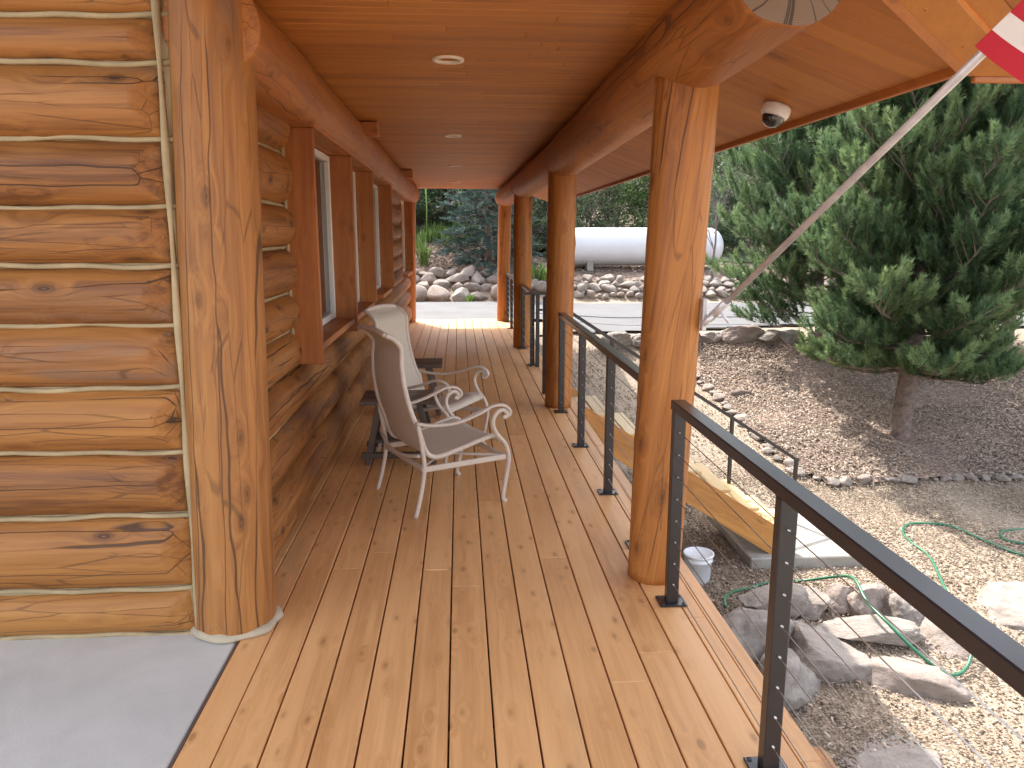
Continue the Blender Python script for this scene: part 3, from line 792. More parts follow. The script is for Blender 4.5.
rail_seg('railing',9.40,10.93,[9.47,10.88],'short black cable railing in front of the third porch post',x=.90)
rail_seg('railing',11.25,14.40,[11.3,13.3,14.35],'farthest black cable railing between the last two porch posts',x=.90)
# return section beyond the stair opening
t=empty('gate_railing',(.95,9.4,0),label='small black metal return railing at the head of the steps',cat='railing')
s=MB(); s.box(.78,1.09,9.33,9.37,.885,.915,'x',.003); s.build('top_rail',M['rail'],t)
s=MB(); s.box(.955,1.09,9.335,9.365,.69,.715,'x',.003); s.box(.955,1.09,9.335,9.365,.37,.395,'x',.003); s.build('crossbars',M['rail'],t)
s=MB(); s.box(.86,.885,9.34,9.365,.0,.885,'z',.002); s.build('post',M['rail'],t)
s=MB(); s.box(.93,.975,9.32,9.37,.0,.885,'z',.002); s.build('post',M['rail'],t)

# ------------------------------------------------------------------ stairs
st=empty('wooden_steps',(2.2,7.3,-1.0),label='wooden steps with a thick honey stringer going down to the concrete pad',cat='steps')
def stringer(y):
    s=MB(); s.prism([(1.11,-.03),(1.16,.03),(3.25,-1.31),(3.25,-1.468),(3.0,-1.468),(1.11,-.25)],0,.045,M=Matrix(((1,0,0,0),(0,0,1,y),(0,1,0,0),(0,0,0,1))),
        grain=lambda p:(p.z,p.y+.57*p.x,p.x)); return s.build('stringer',M['stair'],st)
stringer(6.90); stringer(7.84)
for k in range(7):
    xf=1.42+.295*k; z=.02-.645*(xf-.06-1.197)+.03
    s=MB(); s.box(xf-.31,xf-.158,6.948,7.838,z-.038,z,'y',.008); s.box(xf-.152,xf,6.948,7.838,z-.038,z,'y',.008); s.build('tread',M['tread'],st)
hr=empty('stair_handrail',(2.2,7.7,0),label='black metal handrail sloping down the far side of the steps',cat='handrail')
s=MB(); a=(.86,7.7,1.0); b=(3.60,7.7,-.775)
s.tube([a,b],.024,4,up=(0,0,1)); s.build('top_rail',M['rail'],hr)
def hz(x): return 1.0-(x-.86)*.648
for x,zb in((.855,.0),(1.55,-.42),(2.85,-1.15),(3.575,-1.47)):
    s=MB(); s.box(x-.018,x+.018,7.68,7.72,zb,hz(x)-.01,'z',.003); s.build('post',M['rail'],hr)
for k in range(5):
    dz=.13+.13*k; s=MB(); s.tube([(.86,7.7,1.0-dz),(3.57,7.7,-.755-dz)],.0018,5); s.build('cable',M['cable'],hr)
pd=MB(); pd.box(PADX0,PADX1,PADY0,PADY1,-1.66,-1.47,'x',.012); pad=pd.build('concrete_pad',M['pad']); tag(pad,kind='structure')

# ------------------------------------------------------------------ chairs
def bez(P,n=10):
    """catmull-rom through P"""
    P=[Vector(p) for p in P]; Q=[P[0]*2-P[1]]+P+[P[-1]*2-P[-2]]; out=[]
    for i in range(1,len(Q)-2):
        for k in range(n):
            t=k/n; a,b,c,d=Q[i-1],Q[i],Q[i+1],Q[i+2]
            out.append(.5*((2*b)+(c-a)*t+(2*a-5*b+4*c-d)*t*t+(3*b-a-3*c+d)*t**3))
    out.append(P[-1]); return out
def make_chair(loc,rz,label):
    t=empty('patio_chair',loc,rz,label,'chair','sling patio chairs by the log wall'); W=WM[t.name]
    HW=lambda z: .265 if z<.45 else .265-.055*min(1,(z-.45)/.5)**1.2
    ht=HW(1.055)
    hw=.265                                             # half width between stiles
    # profile in (l,z), l forward from rear foot
    prof=[(-.135,1.055),(-.085,1.03),(-.045,.975),(-.048,.88),(-.040,.76),(-.012,.62),(.03,.50),(.065,.385),(.10,.345),(.16,.335),(.30,.365),(.42,.395),(.50,.41),(.545,.400),(.565,.37)]
    for s_ in(-1,1):
        m=MB(); m.tube(bez([(l,s_*HW(z),z) for l,z in prof],6),.0155,8,flat=1.0); m.build('side_rail',M['chair'],t,W)
        # rear leg up to the arm
        m=MB(); m.tube(bez([(-.02,s_*(hw+.035),.0),(.015,s_*(hw+.03),.12),(.045,s_*(hw+.028),.28),(.03,s_*(hw+.03),.42),(.01,s_*(hw+.03),.545)],6),.0135,8); m.build('leg',M['chair'],t,W)
        # front leg: foot, cabriole curve, up into the arm scroll
        m=MB(); m.tube(bez([(.575,s_*(hw+.045),.0),(.555,s_*(hw+.045),.03),(.58,s_*(hw+.04),.15),(.60,s_*(hw+.04),.27),(.575,s_*(hw+.04),.36),(.515,s_*(hw+.045),.43),(.485,s_*(hw+.05),.50),(.50,s_*(hw+.055),.555),(.545,s_*(hw+.055),.578),(.578,s_*(hw+.055),.555),(.57,s_*(hw+.055),.53),(.55,s_*(hw+.055),.54)],7),.0135,8); m.build('leg',M['chair'],t,W)
        m=MB(); m.tube(bez([(.0,s_*(hw+.03),.555),(.10,s_*(hw+.04),.535),(.24,s_*(hw+.05),.535),(.38,s_*(hw+.055),.57),(.47,s_*(hw+.055),.605),(.54,s_*(hw+.055),.608),(.585,s_*(hw+.055),.585),(.60,s_*(hw+.055),.555),(.585,s_*(hw+.055),.535)],7),.0175,8,flat=.6,up=(0,0,1)); m.build('arm',M['chair'],t,W)
        m=MB(); m.box(.03,.585,s_*(hw+.03)-.009,s_*(hw+.03)+.009,.262,.296,'x',.005); m.build('stretcher',M['chair'],t,W)
    m=MB(); m.tube(bez([(-.135,-ht,1.055),(-.142,-ht*.6,1.070),(-.145,0,1.076),(-.142,ht*.6,1.070),(-.135,ht,1.055)],6),.0155,8); m.build('top_bar',M['chair'],t,W)
    m=MB(); m.box(.03,.048,-hw-.02,hw+.02,.265,.298,'y',.005); m.box(.57,.588,-hw-.02,hw+.02,.262,.296,'y',.005); m.build('stretcher',M['chair'],t,W)
    m=MB(); m.tube(bez([(.02,-hw-.02,.36),(.0,-hw*.5,.33),(-.01,0,.322),(.0,hw*.5,.33),(.02,hw+.02,.36)],5),.011,7)
    m.tube([(.04,-hw,.28),(.30,0,.27),(.57,-hw,.28)],.009,6); m.build('brace',M['chair'],t,W)
    # sling: one sheet following the profile with thickness
    C=bez([(l,0,z) for l,z in prof],6); v=[];f=[];nc=9
    for lay in(0,1):
        for i,p in enumerate(C):
            tg=(C[min(i+1,len(C)-1)]-C[max(i-1,0)]).normalized(); nrm=Vector((-tg.z,0,tg.x))
            for j in range(nc):
                u=-1+2*j/(nc-1); sag=.012*(1-u*u)
                q=p-nrm*(-sag)*(-1)+nrm*(.003 if lay else 0); top=.025*(1-u*u) if i==0 else (.014*(1-u*u) if i<3 else 0)
                v.append((q.x,u*(HW(q.z)-.006),q.z+top))
    m_=len(C)
    for lay in(0,1):
        for i in range(m_-1):
            for j in range(nc-1):
                a=lay*m_*nc+i*nc+j; q=(a,a+1,a+nc+1,a+nc); f.append(q if lay else tuple(reversed(q)))
    m=MB(); m.add(v,f,None,.5,True); m.build('sling',M['fabric'],t,W)
    return t
a1=math.radians(27)
ch1=make_chair((-.385,4.50,0),a1,'nearer beige patio chair with tall sling back, turned to the railing')
def facing(cx,cy,a,l): return (cx-math.cos(a)*l,cy-math.sin(a)*l,0)
a2=math.radians(-27)
p2=Vector(facing(.045,5.50,a2,.575))
M2=Matrix.Translation(p2)@Matrix.Rotation(a2,4,'Z')
copy_tree(ch1,M2,'farther beige patio chair beyond the dark side table, angled towards the viewer')

# ------------------------------------------------------------------ side tables
def make_table(loc,rz,label):
    t=empty('side_table',loc,rz,label,'side table','dark wooden side tables'); W=WM[t.name]
    for k in range(3):
        pass
    m=MB()
    for k in range(4): m.box(-.27,.27,-.2+k*.1,-.2+k*.1+.094,.44,.47,'x',.004)
    m.build('tabletop',M['dwood'],t,W)
    for sx in(-1,1):
        for sy in(-1,1):
            m=MB(); Mx,L=frame_to((sx*.235,sy*.15,.0),(sx*.14,sy*.15,.435),(0,1,0)); m.box(-.021,.021,-.012,.012,0,L,'z',.003,M=Mx); m.build('leg',M['dwood'],t,W)
    m=MB(); m.box(-.27,.27,-.175,-.135,.05,.09,'x',.003); m.box(-.27,.27,.135,.175,.05,.09,'x',.003); m.build('foot_rail',M['dwood'],t,W)
    m=MB(); m.box(-.2,.2,-.12,.12,.15,.17,'x',.003); m.build('shelf',M['dwood'],t,W)
    return t
tb=make_table((-.43,5.45,0),0.0,'dark wooden side table between the two patio chairs')
copy_tree(tb,Matrix.Translation((-.43,6.95,0)),'dark wooden side table mostly hidden behind the farther chair')

# ------------------------------------------------------------------ flag
fl=empty('flagpole',(1.07,3.25,1.25),label='slanted metal flagpole bracketed to the front porch post',cat='flagpole')
A=Vector((1.10,3.20,1.29)); B=Vector((1.315,2.0,2.03)); D=(B-A).normalized(); TIP=A+D*2.35
s=MB(); s.tube([A-D*.05,A+D*2.35],.0125,14); s.build('pole',M['alum'],fl)
s=MB(); s.tube([A-D*.09,A+D*.07],.018,14); s.box(1.055,1.072,3.27,3.31,1.19,1.33,'z',.003)
s.tube([(1.05,3.25,1.22),A-D*.04],.013,8); s.tube([A+D*.0+Vector((0,0,.0)),A+Vector((.035,-.03,-.055))],.006,8)
s.build('bracket',M['alum'],fl)
s=MB(); s.lathe([(.0,.03),(.012,.026),(.02,.012),(.02,-.0),(.012,-.012),(.0,-.014)],16,Matrix.Translation(TIP)); s.build('finial',M['alum'],fl)
flag=empty('flag',tuple(B),label='red and white striped flag with blue starred canton hanging from the slanted pole',cat='flag')
H0=B+D*.02+Vector((-.006,-.034,.0)); hoist=.72; fly=Vector((.80,.05,-.52)).normalized(); nrmF=D.cross(fly).normalized()
def fpt(u,w):   # u along fly 0..1.1, w along hoist 0..1
    p=H0+D*(w*hoist)+fly*(u)+Vector((0,0,-.30*u*u))+nrmF*(.035*math.sin(u*9+w*2.0)*min(1,u*4)+.02*math.sin(w*9+u*3)*min(1,u*6))
    return p
def strip(w0,w1,u0,u1,off=0.0):
    m=MB(); nu,nw=36,4; v=[];f=[]
    for lay in(0,1):
        for i in range(nu+1):
            for j in range(nw+1):
                v.append(fpt(u0+(u1-u0)*i/nu,w0+(w1-w0)*j/nw)+nrmF*(off+(.0012 if lay else -.0012)*(1 if off>=0 else 1)))
    for lay in(0,1):
        for i in range(nu):
            for j in range(nw):
                a=lay*(nu+1)*(nw+1)+i*(nw+1)+j; q=(a,a+1,a+nw+2,a+nw+1); f.append(q if lay else tuple(reversed(q)))
    m.add(v,f,None,None,True); return m
red=MB(); wht=MB()
for k in range(13):
    m=strip(k/13,(k+1)/13,-.035,1.1); tgt=red if k%2==0 else wht
    n0=len(tgt.v); tgt.v+=m.v; tgt.f+=[tuple(i+n0 for i in q) for q in m.f]; tgt.g+=m.g; tgt.r+=m.r; tgt.sm+=m.sm
red.build('red_stripes',M['red'],flag); wht.build('white_stripes',M['wht'],flag)
cn=MB(); m=strip(6/13,1.0,0,.44,.009); cn=m; ca=cn.build('canton',M['blue'],flag)
m=strip(6/13,1.0,0,.44,-.009); m.build('canton',M['blue'],flag)
sr=MB()
for r in range(9):
    for c_ in range(6 if r%2==0 else 5):
        u=.035+(.074*c_)+(0 if r%2==0 else .037); w=(6+ .35+r*.79)/13
        for sg in(1,-1):
            o=fpt(u,w)+nrmF*.0125*sg; a=fly; b=D
            pts_=[o+(a*math.cos(PI/2+q*PI/5)+b*math.sin(PI/2+q*PI/5))*(.013 if q%2==0 else .0052) for q in range(10)]
            sr.add(pts_,[tuple(range(10))],None,None)
sr.build('stars',M['wht'],ca)

# ------------------------------------------------------------------ hose, bucket, boards, log
hp=[(2.20,5.86,-1.47),(2.24,5.98,-1.45),(2.38,6.18,-1.50),(2.58,6.36,-1.56),(2.86,6.50,-1.575),(3.157,6.50,-1.57),(3.40,6.26,-1.42),(3.40,6.02,-1.345),(3.36,5.74,-1.40),(3.38,5.46,-1.44),(3.50,5.20,-1.57),(3.68,5.10,-1.69),(3.869,5.16,-1.68),(4.07,5.38,-1.56),(4.2,5.62,-1.54),(4.28,5.9,-1.56),(4.379,6.217,-1.575),(4.65,6.895,-1.56),(4.677,7.252,-1.553),(4.733,7.514,-1.55),(4.893,7.729,-1.548),(5.077,7.768,-1.545),(5.359,7.666,-1.545),(5.477,7.258,-1.552),(5.62,6.9,-1.56),(5.95,6.7,-1.56),(6.6,6.75,-1.56)]
s=MB(); s.tube(bez(hp,8),.0135,10); tag(s.build('garden_hose',M['hose']),'green garden hose looping over the boulders and across the gravel','hose')
hp=[(6.9,7.6,-1.55),(6.5,7.535,-1.55),(6.114,7.533,-1.55),(5.86,7.498,-1.55),(5.74,7.394,-1.55),(5.712,7.263,-1.55),(5.827,7.153,-1.55),(6.131,7.039,-1.55),(6.6,7.0,-1.55)]
s=MB(); s.tube(bez(hp,8),.0135,10); tag(s.build('garden_hose',M['hose']),'loop of green hose lying alone at the right edge of the gravel','hose')
bk=empty('bucket',(2.20,6.62,G(2.2,6.62)),label='white plastic bucket on shaded gravel behind the front post',cat='bucket'); Wb=WM[bk.name]
s=MB(); s.lathe([(.0,.004),(.105,.004),(.108,.0),(.112,.01),(.124,.20),(.132,.202),(.132,.222),(.126,.224),(.128,.25),(.138,.252),(.138,.27),(.130,.272),(.122,.25),(.110,.03),(.0,.03)],32); s.build('pail',M['bucket'],bk,Wb)
s=MB(); s.lathe([(.0,.262),(.12,.262),(.128,.274),(.141,.275),(.142,.262)],32); s.build('lid',M['bucket'],bk,Wb)
s=MB(); s.tube([(.14*math.cos(a),.14*math.sin(a),.215-.06*math.sin(a)) for a in np.linspace(0,-PI,14)],.0025,6); s.build('handle',M['cable'],bk,Wb)
for k in range(4):
    s=MB(); y=5.95-.02*k; s.box(1.52+.012*k,2.08-.01*k,y-.13,y,0,.045,'x',.006,M=Matrix.Translation((0,0,-1.62+.048*k)))
    tag(s.build('scrap_board',M['redwood']),['bottom board of the small stack beside the porch','second board up in the small stack beside the porch','third board up in the small stack beside the porch','topmost reddish board of the small stack beside the porch'][k],'board','boards stacked beside the porch')
s=MB(); s.tube([(4.22,11.55,-.86),(4.40,11.62,-.85),(4.58,11.66,-.87)],[.05,.06,.045],10); tag(s.build('firewood_piece',M['bark']),'short brown piece of wood lying on the mulch','log')

# ------------------------------------------------------------------ propane tank
tk=empty('propane_tank',(5.2,21.9,.62),label='long white propane tank behind the driveway',cat='propane tank')
r=.53; x0,x1=2.72,7.6; zc=1.275
prof=[]
for k in range(13):
    a=PI/2*k/12; prof.append((r*math.sin(a)+1e-4,x0+.42-.42*math.cos(a)))
for k in range(13):
    a=PI/2*(1-k/12); prof.append((r*math.sin(a)+1e-4,x1-.42+.42*math.cos(a)))
Mt=Matrix.Translation((0,22.1,zc))@Matrix.Rotation(PI/2,4,'Y')
s=MB(); s.lathe(prof,64,Mt); s.build('shell',M['tank'],tk)
s=MB(); s.lathe([(.0,.0),(.2,.0),(.2,.14),(.17,.2),(.0,.24)],24,Matrix.Translation((6.15,22.1,zc+.50))); s.build('valve_dome',M['tank'],tk)
for x in(3.7,6.6):
    s=MB(); s.box(x-.09,x+.09,21.75,22.45,G(x,22)-.1,zc-.40,'y',.01); s.build('saddle',M['pad'],tk)

# ------------------------------------------------------------------ trees
def tuft_template(n,L,wd,rg,spread=.9):
    V=[];
    for i in range(n):
        th=rg.uniform(0,2*PI); base=rg.uniform(0,1.0); ph=rg.uniform(.6,1.25)*(1.1-.6*base)
        d=np.array([math.sin(ph)*math.cos(th),math.sin(ph)*math.sin(th),math.cos(ph)])
        o=np.array([0,0,base*L*1.9]); l=L*rg.uniform(.75,1.1); p=np.cross(d,[.3,.5,.8]); p=p/np.linalg.norm(p)*wd
        V+= [o-p,o+p,o+d*l]
    return np.array(V)
def orient(dirs,rg):
    d=dirs/np.linalg.norm(dirs,axis=1,keepdims=True); r=rg.normal(size=d.shape); x=np.cross(d,r); x/=np.linalg.norm(x,axis=1,keepdims=True); y=np.cross(d,x)
    return np.stack([x,y,d],-1)     # columns
def needles(pos,dirs,tn,mat,rg,scale=1.0,L=.075,n=34,wd=.0032,name='crown'):
    T=[tuft_template(n,L,wd,random.Random(k)) for k in range(5)]
    Vs=[];R=[]
    O=orient(dirs,rg); sc=scale*rg.uniform(.75,1.25,len(pos)); which=rg.randint(0,5,len(pos))
    for k in range(5):
        m=which==k
        if not m.any(): continue
        V=np.einsum('nij,vj->nvi',O[m],T[k])*sc[m][:,None,None]+pos[m][:,None,:]
        Vs.append(V.reshape(-1,3)); rr=np.repeat(tn[m],T[k].shape[0])+rg.normal(0,.05,m.sum()*T[k].shape[0]); R.append(np.clip(rr,0,1))
    V=np.concatenate(Vs); R=np.concatenate(R); F=np.arange(len(V)).reshape(-1,3)
    return np_mesh(name,V,F,mat,R)
def conifer(name,base,Ht,Rmax,zlow,label,mat,seed,trunk_r=.12,lean=(0,0),L=.085,nprim=70,scale=1.0,shape='pine',subn=9,wd=.0034,nn=34,group=None,dens=1.0,face=None):
    rg=np.random.RandomState(seed); t=empty(name,base,label=label,cat='tree',group=group)
    bx,by,bz=base
    def ax(z): return np.array([bx+lean[0]*z/Ht+.06*math.sin(z*1.3+seed),by+lean[1]*z/Ht,bz+z])
    s=MB(); zz=np.linspace(-.1,Ht*.97,22); s.tube([ax(z) for z in zz],[trunk_r*(1-.93*max(0,z)/Ht)*(1.18 if z<.1 else 1)+.004 for z in zz],14)
    s.build('trunk',M['bark'],t)
    limb=MB(); P=[];D=[];Tn=[]
    for i in range(nprim):
        h=zlow+(Ht-zlow)*((i+rg.uniform(0,.8))/nprim)**(1.0); q=(h-zlow)/(Ht-zlow)
        if shape=='pine': R=Rmax*(min(1,(.62+2.2*q))*(1-q)**.62+.06)
        else: R=Rmax*((1-q)**.95+.03)
        R*=rg.uniform(.72,1.12); th=i*2.39996+rg.uniform(-.3,.3)
        up=(rg.uniform(.05,.34)-(.42*(1-q/.22) if q<.22 else 0)) if shape=='pine' else rg.uniform(-.12,.12)
        dh=np.array([math.cos(th),math.sin(th),0]); o=ax(h); pts=[]
        nseg=7
        for k in range(nseg+1):
            u=k/nseg; pts.append(o+dh*R*u+np.array([0,0,R*(up*u+(.28 if shape=='pine' else -.12)*u*u-(.10*u if q<.25 else 0))])+rg.normal(0,.015,3)*(u>0))
        limb.tube(pts,[max(.004,trunk_r*.22*(1-q*.5)*(1-.85*k/nseg)) for k in range(nseg+1)],5,False)
        pts=np.array(pts); clump=rg.uniform(-.26,.24)
        ns=max(3,int(subn*R/Rmax*1.3))
        for j in range(ns):
            u=(.14 if R>.8 else .1)+.86*(j+rg.uniform(0,1))/ns; k=min(nseg-1,int(u*nseg)); f_=u*nseg-k; p=pts[k]*(1-f_)+pts[k+1]*f_
            side=1 if j%2 else -1; tang=pts[k+1]-pts[k]; tang/=np.linalg.norm(tang); lat=np.cross(tang,[0,0,1.0]); lat/=np.linalg.norm(lat)
            l=R*.42*(1.1-u*.75)*rg.uniform(.6,1.2)+.08
            dr=tang*rg.uniform(.5,.9)+lat*side*rg.uniform(.35,.9)+np.array([0,0,rg.uniform(.25,1.1)*(1 if q>.12 else .5)])*(1 if shape=='pine' else .3); dr/=np.linalg.norm(dr)
            e=p+dr*l+np.array([0,0,.08*l]); limb.tube([p,(p+e)/2+rg.normal(0,.01,3),e],[.006,.005,.003],4,False)
            nt=max(2,int(l/.085*dens))
            for m in range(nt):
                v=(m+rg.uniform(.2,1))/nt; q2=p+(e-p)*v; dd=dr+rg.normal(0,.22,3)+np.array([0,0,.75 if shape=='pine' else .05]); 
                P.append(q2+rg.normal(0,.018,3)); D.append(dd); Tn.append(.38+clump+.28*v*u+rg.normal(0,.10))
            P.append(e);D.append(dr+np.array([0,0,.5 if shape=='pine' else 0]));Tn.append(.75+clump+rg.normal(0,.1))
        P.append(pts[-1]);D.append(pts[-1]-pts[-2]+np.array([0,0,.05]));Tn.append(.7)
    limb.build('limb',M['bark'],t)
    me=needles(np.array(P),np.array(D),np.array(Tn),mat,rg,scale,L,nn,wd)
    o=bpy.data.objects.new('crown',me); link(o,t); return t
print('trees')
conifer('pine_tree',(6.15,9.98,-1.24),6.4,1.85,.95,'large dense pine with a bare lower trunk in the mulch bed, nearest the porch',M['needle'],11,.135,L=.060,nprim=135,scale=1.4,subn=21,nn=66,wd=.0034,dens=1.5)
conifer('pine_tree',(6.36,13.05,-.60),6.0,1.95,.62,'smaller pine with two thin leaning trunks behind the big pine',M['needle'],12,.075,lean=(-.6,.2),L=.068,nprim=100,scale=1.45,subn=14,nn=46,wd=.004,dens=1.3)
conifer('pine_tree',(9.53,12.8,-.70),6.5,2.2,.9,'pine at the right edge behind the big pine',M['needle'],13,.12,L=.08,nprim=80,scale=1.5,subn=13,nn=40,wd=.005,dens=1.2)
s=MB(); s.tube([(6.62,13.1,-.62),(6.6,13.12,.0),(6.75,13.1,.9)],[.05,.045,.03],10); tag(s.build('tree_trunk',M['bark']),'thin second trunk close beside the smaller pine','tree trunk')
conifer('spruce_tree',(.78,21.6,.75),4.4,1.45,.05,'blue-grey spruce beyond the end of the porch',M['spruce'],14,.08,L=.05,nprim=80,scale=1.5,shape='spruce',subn=12,nn=26,wd=.005,dens=1.2)

def leafy(name,base,Ht,R,label,mat,seed,nleaf=9000,leaf=.05,trunk=.06,zlow=.25,cat='tree',nclump=34,group=None,stems=3):
    rg=np.random.RandomState(seed); t=empty(name,base,label=label,cat=cat,group=group); bx,by,bz=base
    s=MB(); C=[]
    for i in range(nclump):
        th=rg.uniform(0,2*PI); q=rg.uniform(0,1)**.8; z=Ht*(zlow+(1-zlow)*q); rr=R*math.sqrt(max(.05,1-(abs(q-.42)/.62)**2))*rg.uniform(.35,1.0)
        C.append((bx+rr*math.cos(th),by+rr*math.sin(th),bz+z,R*rg.uniform(.16,.34)))
    for k in range(stems):
        a=rg.uniform(0,2*PI); top=np.array([bx+R*.3*math.cos(a),by+R*.3*math.sin(a),bz+Ht*.7]); b0=np.array([bx+.12*math.cos(a)*(stems>1),by+.12*math.sin(a)*(stems>1),bz-.1])
        pts=[b0+(top-b0)*u+rg.normal(0,.05,3)*(u>0) for u in np.linspace(0,1,7)]; s.tube(pts,[trunk*(1-.8*u) for u in np.linspace(0,1,7)],7)
    s.build('trunk',M['twig'],t)
    s=MB()
    for c in C:
        a=rg.uniform(0,.6); b0=np.array([bx+(c[0]-bx)*.12,by+(c[1]-by)*.12,bz+(c[2]-bz)*.55]); e=np.array(c[:3]); mid=(b0+e)/2+rg.normal(0,.08,3)
        s.tube([b0,mid,e],[trunk*.3,trunk*.2,.006],4,False)
        for _ in range(3):
            s.tube([mid,e+rg.normal(0,c[3]*.6,3)],[trunk*.12,.004],3,False)
    s.build('branches',M['twig'],t)
    n=nleaf; ci=rg.randint(0,nclump,n); C=np.array(C); d=rg.normal(size=(n,3)); d/=np.linalg.norm(d,axis=1,keepdims=True)
    pos=C[ci,:3]+d*(C[ci,3]*rg.uniform(.25,1.15,n)**.6)[:,None]*np.array([1.15,1.15,.8])
    O=orient(rg.normal(size=(n,3))+np.array([0,0,.6]),rg); q=np.array([(-.5,0,0),(0,.32,.05),(.6,0,0),(0,-.32,.05)])*leaf
    V=np.einsum('nij,vj->nvi',O,q)*rg.uniform(.6,1.3,n)[:,None,None]+pos[:,None,:]
    tn=np.clip(rg.uniform(0,1,nclump)[ci]*.5+.2+rg.normal(0,.14,n)+d[:,2]*.08,0,1)
    me=np_mesh('crown',V.reshape(-1,3),np.arange(4*n).reshape(-1,4),mat,np.repeat(tn,4)); link(bpy.data.objects.new('crown',me),t)
    return t
tl=[ # x,y,H,R,mat,label
 (5.6,27.5,2.6,1.7,'green','bright green rounded bush behind the white tank',7000,.09),
 (7.6,27.0,4.2,2.0,'oak','olive scrub tree above the middle of the tank',8000,.09),
 (3.2,25.5,4.6,1.7,'oak','olive scrub tree between the second and third porch posts',8000,.08),
 (2.1,24.2,3.6,1.3,'darkleaf','dark bushy tree just right of the blue spruce',7000,.08),
 (9.6,24.5,4.8,1.7,'oak','thin grey-green scrub tree right of the front porch post',7000,.07),
 (11.6,23.6,5.2,2.0,'oak','grey-green scrub tree half hidden by the smaller pine',9000,.08),
 (14.5,24.0,6.0,2.5,'darkleaf','dark tree behind the pines',10000,.10),
 (18.5,24.5,6.5,2.8,'oak','olive tree far to the right behind the big pine',9000,.11),
 (-2.6,26.2,5.2,2.4,'darkleaf','dark green tree over the left end of the porch',12000,.09),
 (-.4,28.2,5.6,2.4,'oak','grey-green tree filling the gap beneath the far ceiling edge',13000,.09),
 (1.9,30.0,6.0,2.4,'oak','pale olive tree behind the blue spruce',11000,.10),
]
for i,(x,y,h,r,mt,lb,nl,lf) in enumerate(tl):
    leafy('bush' if h<3 else 'scrub_tree',(x,y,G(x,y)),h,r,lb,M[mt],50+i,nl,lf,cat='bush' if h<3 else 'tree',zlow=.06,nclump=46)
# thin bare-stemmed sapling in front of the tank
leafy('sapling',(6.95,20.9,G(6.95,20.9)),3.4,.55,'slim grey sapling standing in front of the tank end',M['darkleaf'],77,900,.06,.045,.35,'tree',14,stems=1)
bs=[(-2.4,24.9,1.7,1.1,'darkleaf','dark low bush at the left end of the slope'),(-1.3,25.6,2.0,1.2,'oak','olive bush behind the left flower stalk'),(-.2,25.2,2.1,1.2,'darkleaf','dark bush behind the right flower stalk'),
 (.9,25.3,2.4,1.3,'oak','olive bush right behind the blue spruce'),(-3.4,26.5,2.6,1.5,'darkleaf','dark bush against the corner of the house'),(2.9,23.4,2.2,.9,'oak','olive bush seen between the second and third posts'),(4.2,25.6,2.6,1.2,'oak','olive bush left of the bright green bush'),(9.0,25.0,2.4,1.2,'darkleaf','dark bush at the right end of the tank')]
for i,(x,y,h,r,mt,lb) in enumerate(bs):
    leafy('bush',(x,y,G(x,y)),h,r,lb,M[mt],150+i,7000,.075,cat='bush',zlow=.04,nclump=40)
# plants on the bank
rgp=np.random.RandomState(9)
def spikes(name,x,y,n,h,label,mat,spread=.25,w=.018,cat='plant',group=None):
    z=G(x,y)+.02; V=[];R=[];F=[]
    for i in range(n):
        a=rgp.uniform(0,2*PI); rr=spread*math.sqrt(rgp.uniform(0,1)); bx,by=x+rr*math.cos(a),y+rr*math.sin(a); l=h*rgp.uniform(.5,1.1); tl_=rgp.uniform(.05,.55); a2=rgp.uniform(0,2*PI)
        e=np.array([bx+l*tl_*math.cos(a2),by+l*tl_*math.sin(a2),z+l*(1-.35*tl_)]); b=np.array([bx,by,z]); m=(b+e)/2+np.array([0,0,.12*l]); s_=np.array([math.cos(a2+1.57),math.sin(a2+1.57),0])*w
        k=len(V); V+=[b-s_*.6,b+s_*.6,m+s_,m-s_,e]; F+=[(k,k+1,k+2),(k,k+2,k+3),(k+3,k+2,k+4)]; R+=[rgp.uniform(.2,1)]*5
    me=np_mesh(name,np.array(V),np.array(F),mat,np.array(R)); return tag(link(bpy.data.objects.new(name,me)),label,cat,group)
pl=[(-1.3,22.6),(-.9,23.2),(-.45,23.5),(-.05,23.3),(.35,23.0),(-.7,24.0),(0,24.2),(-1.6,23.8),(-.2,22.9),(.5,23.7)]
for i,(x,y) in enumerate(pl): spikes('leafy_plant',x,y+.4,120,.42,'bright green strappy plant on the slope past the porch end',M['green'],.34,.016,'plant','green plants on the slope past the porch end')
spikes('leafy_plant',-.95,21.45,70,.85,'tall thin green weed standing alone above the left rocks',M['green'],.12,.018)
spikes('leafy_plant',.25,19.45,50,.22,'small green weed at the foot of the bank boulders',M['green'],.13,.016)
spikes('leafy_plant',2.15,20.6,90,.55,'green grassy clump between the second and third posts',M['green'],.25,.02)
for i,(x,y,h) in enumerate([(-.95,23.3,1.9),(.0,23.6,2.1)]):
    s=MB(); z=G(x,y); s.tube([(x,y,z),(x+.03,y,z+h*.6),(x,y,z+h)],[.015,.02,.028],6); tag(s.build('flower_stalk',M['plant']),['left tall dry flower stalk on the slope','right tall dry flower stalk on the slope'][i],'plant')
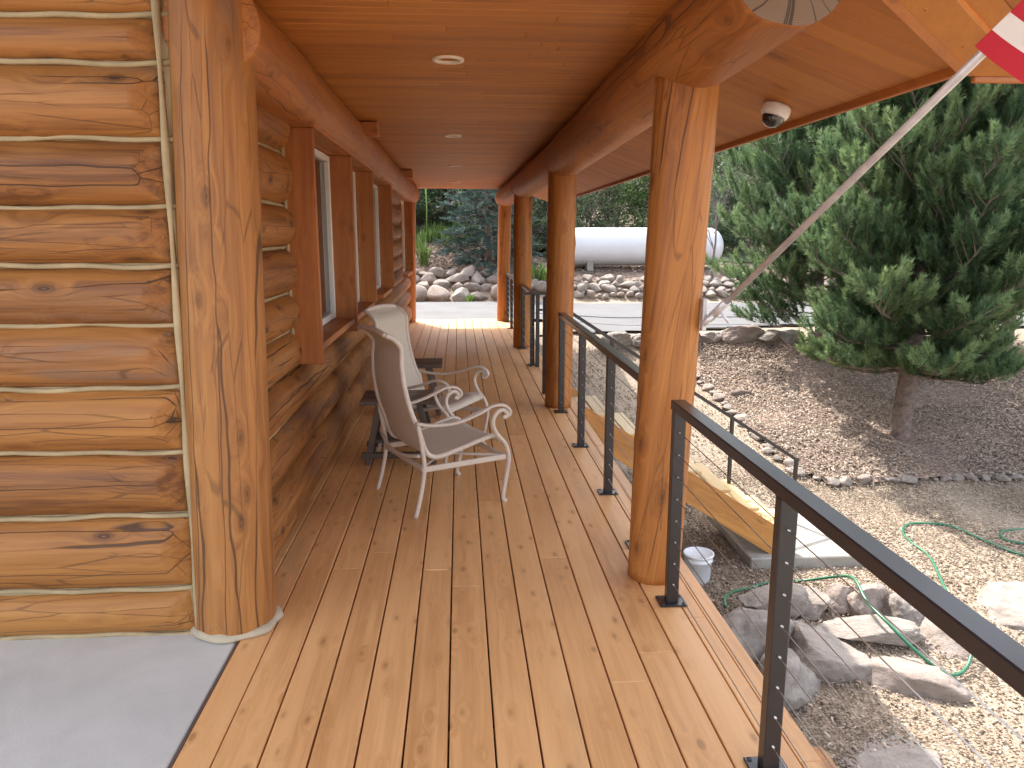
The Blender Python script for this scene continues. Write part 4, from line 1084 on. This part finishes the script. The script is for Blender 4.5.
# woodland on the hill: one mass
def wood_mass():
    rg=np.random.RandomState(33); Vs=[];Rs=[]
    cl=[]
    for i in range(800):
        x=rg.uniform(-34,50); y=26.5+36*rg.uniform(0,1)**1.4; z=G(x,y); h=rg.uniform(2.4,5.5); r=rg.uniform(1.2,2.4); tone=rg.uniform(0,.65)
        for k in range(13): 
            a=rg.uniform(0,2*PI); q=rg.uniform(0,1); rr=r*math.sqrt(max(.05,1-(q-.35)**2/.5))*rg.uniform(.3,1); cl.append((x+rr*math.cos(a),y+rr*math.sin(a),z+h*(.12+.88*q),r*rg.uniform(.25,.45),tone+rg.uniform(-.1,.2)))
    C=np.array(cl); n=330000; ci=rg.randint(0,len(C),n); d=rg.normal(size=(n,3)); d/=np.linalg.norm(d,axis=1,keepdims=True)
    pos=C[ci,:3]+d*(C[ci,3]*rg.uniform(.3,1.1,n))[:,None]; O=orient(rg.normal(size=(n,3))+np.array([0,0,.5]),rg); q=np.array([(-.5,0,0),(0,.36,.05),(.6,0,0),(0,-.36,.05)])
    lf=.12+.006*(pos[:,1]-27); V=np.einsum('nij,vj->nvi',O,q)*(lf*rg.uniform(.6,1.4,n))[:,None,None]+pos[:,None,:]
    tn=np.clip(C[ci,4]+rg.normal(0,.1,n)+.1,0,1)
    me=np_mesh('woodland',V.reshape(-1,3),np.arange(4*n).reshape(-1,4),M['oak'],np.repeat(tn,4))
    return tag(link(bpy.data.objects.new('woodland',me)),'mixed scrub woodland covering the hillside',kind='stuff')
wood_mass()

# ------------------------------------------------------------------ light
AZ=math.radians(-24); EL=math.radians(54.5)         # sun ahead, a little left
sd=Vector((math.sin(AZ)*math.cos(EL),math.cos(AZ)*math.cos(EL),math.sin(EL)))
su=bpy.data.lights.new('sun','SUN'); su.energy=2.0; su.angle=math.radians(.6); su.color=(1,.95,.88)
so=bpy.data.objects.new('sun',su); COL.objects.link(so); so.rotation_euler=sd.to_track_quat('Z','Y').to_euler(); so.location=(0,0,20)
w=bpy.data.worlds.new('World'); S.world=w; w.use_nodes=True; nt=w.node_tree
sky=nt.nodes.new('ShaderNodeTexSky'); sky.sky_type='NISHITA'; sky.sun_disc=False; sky.sun_elevation=EL; sky.sun_rotation=AZ
sky.air_density=1.0; sky.dust_density=3.0; sky.ozone_density=.6
hs=nt.nodes.new('ShaderNodeHueSaturation'); hs.inputs['Saturation'].default_value=.45; nt.links.new(sky.outputs[0],hs.inputs['Color']); nt.links.new(hs.outputs[0],nt.nodes['Background'].inputs[0]); nt.nodes['Background'].inputs[1].default_value=.15

# ------------------------------------------------------------------ camera
cd=bpy.data.cameras.new('camera'); co=bpy.data.objects.new('camera',cd); COL.objects.link(co)
f=769.0; P=math.atan(149/f); YW=math.atan(53.5/f*math.cos(P))
cd.sensor_fit='HORIZONTAL'; cd.sensor_width=36; cd.lens=36*f/1024; cd.clip_start=.02; cd.clip_end=600
co.location=(0,0,1.6); co.rotation_euler=(PI/2-P,0,-YW)
S.camera=co
S.view_settings.view_transform='Standard'; S.view_settings.look='None'; S.view_settings.gamma=1; S.view_settings.use_curve_mapping=False
S.view_settings.exposure=2.32
S.cycles.max_bounces=8; S.cycles.diffuse_bounces=5
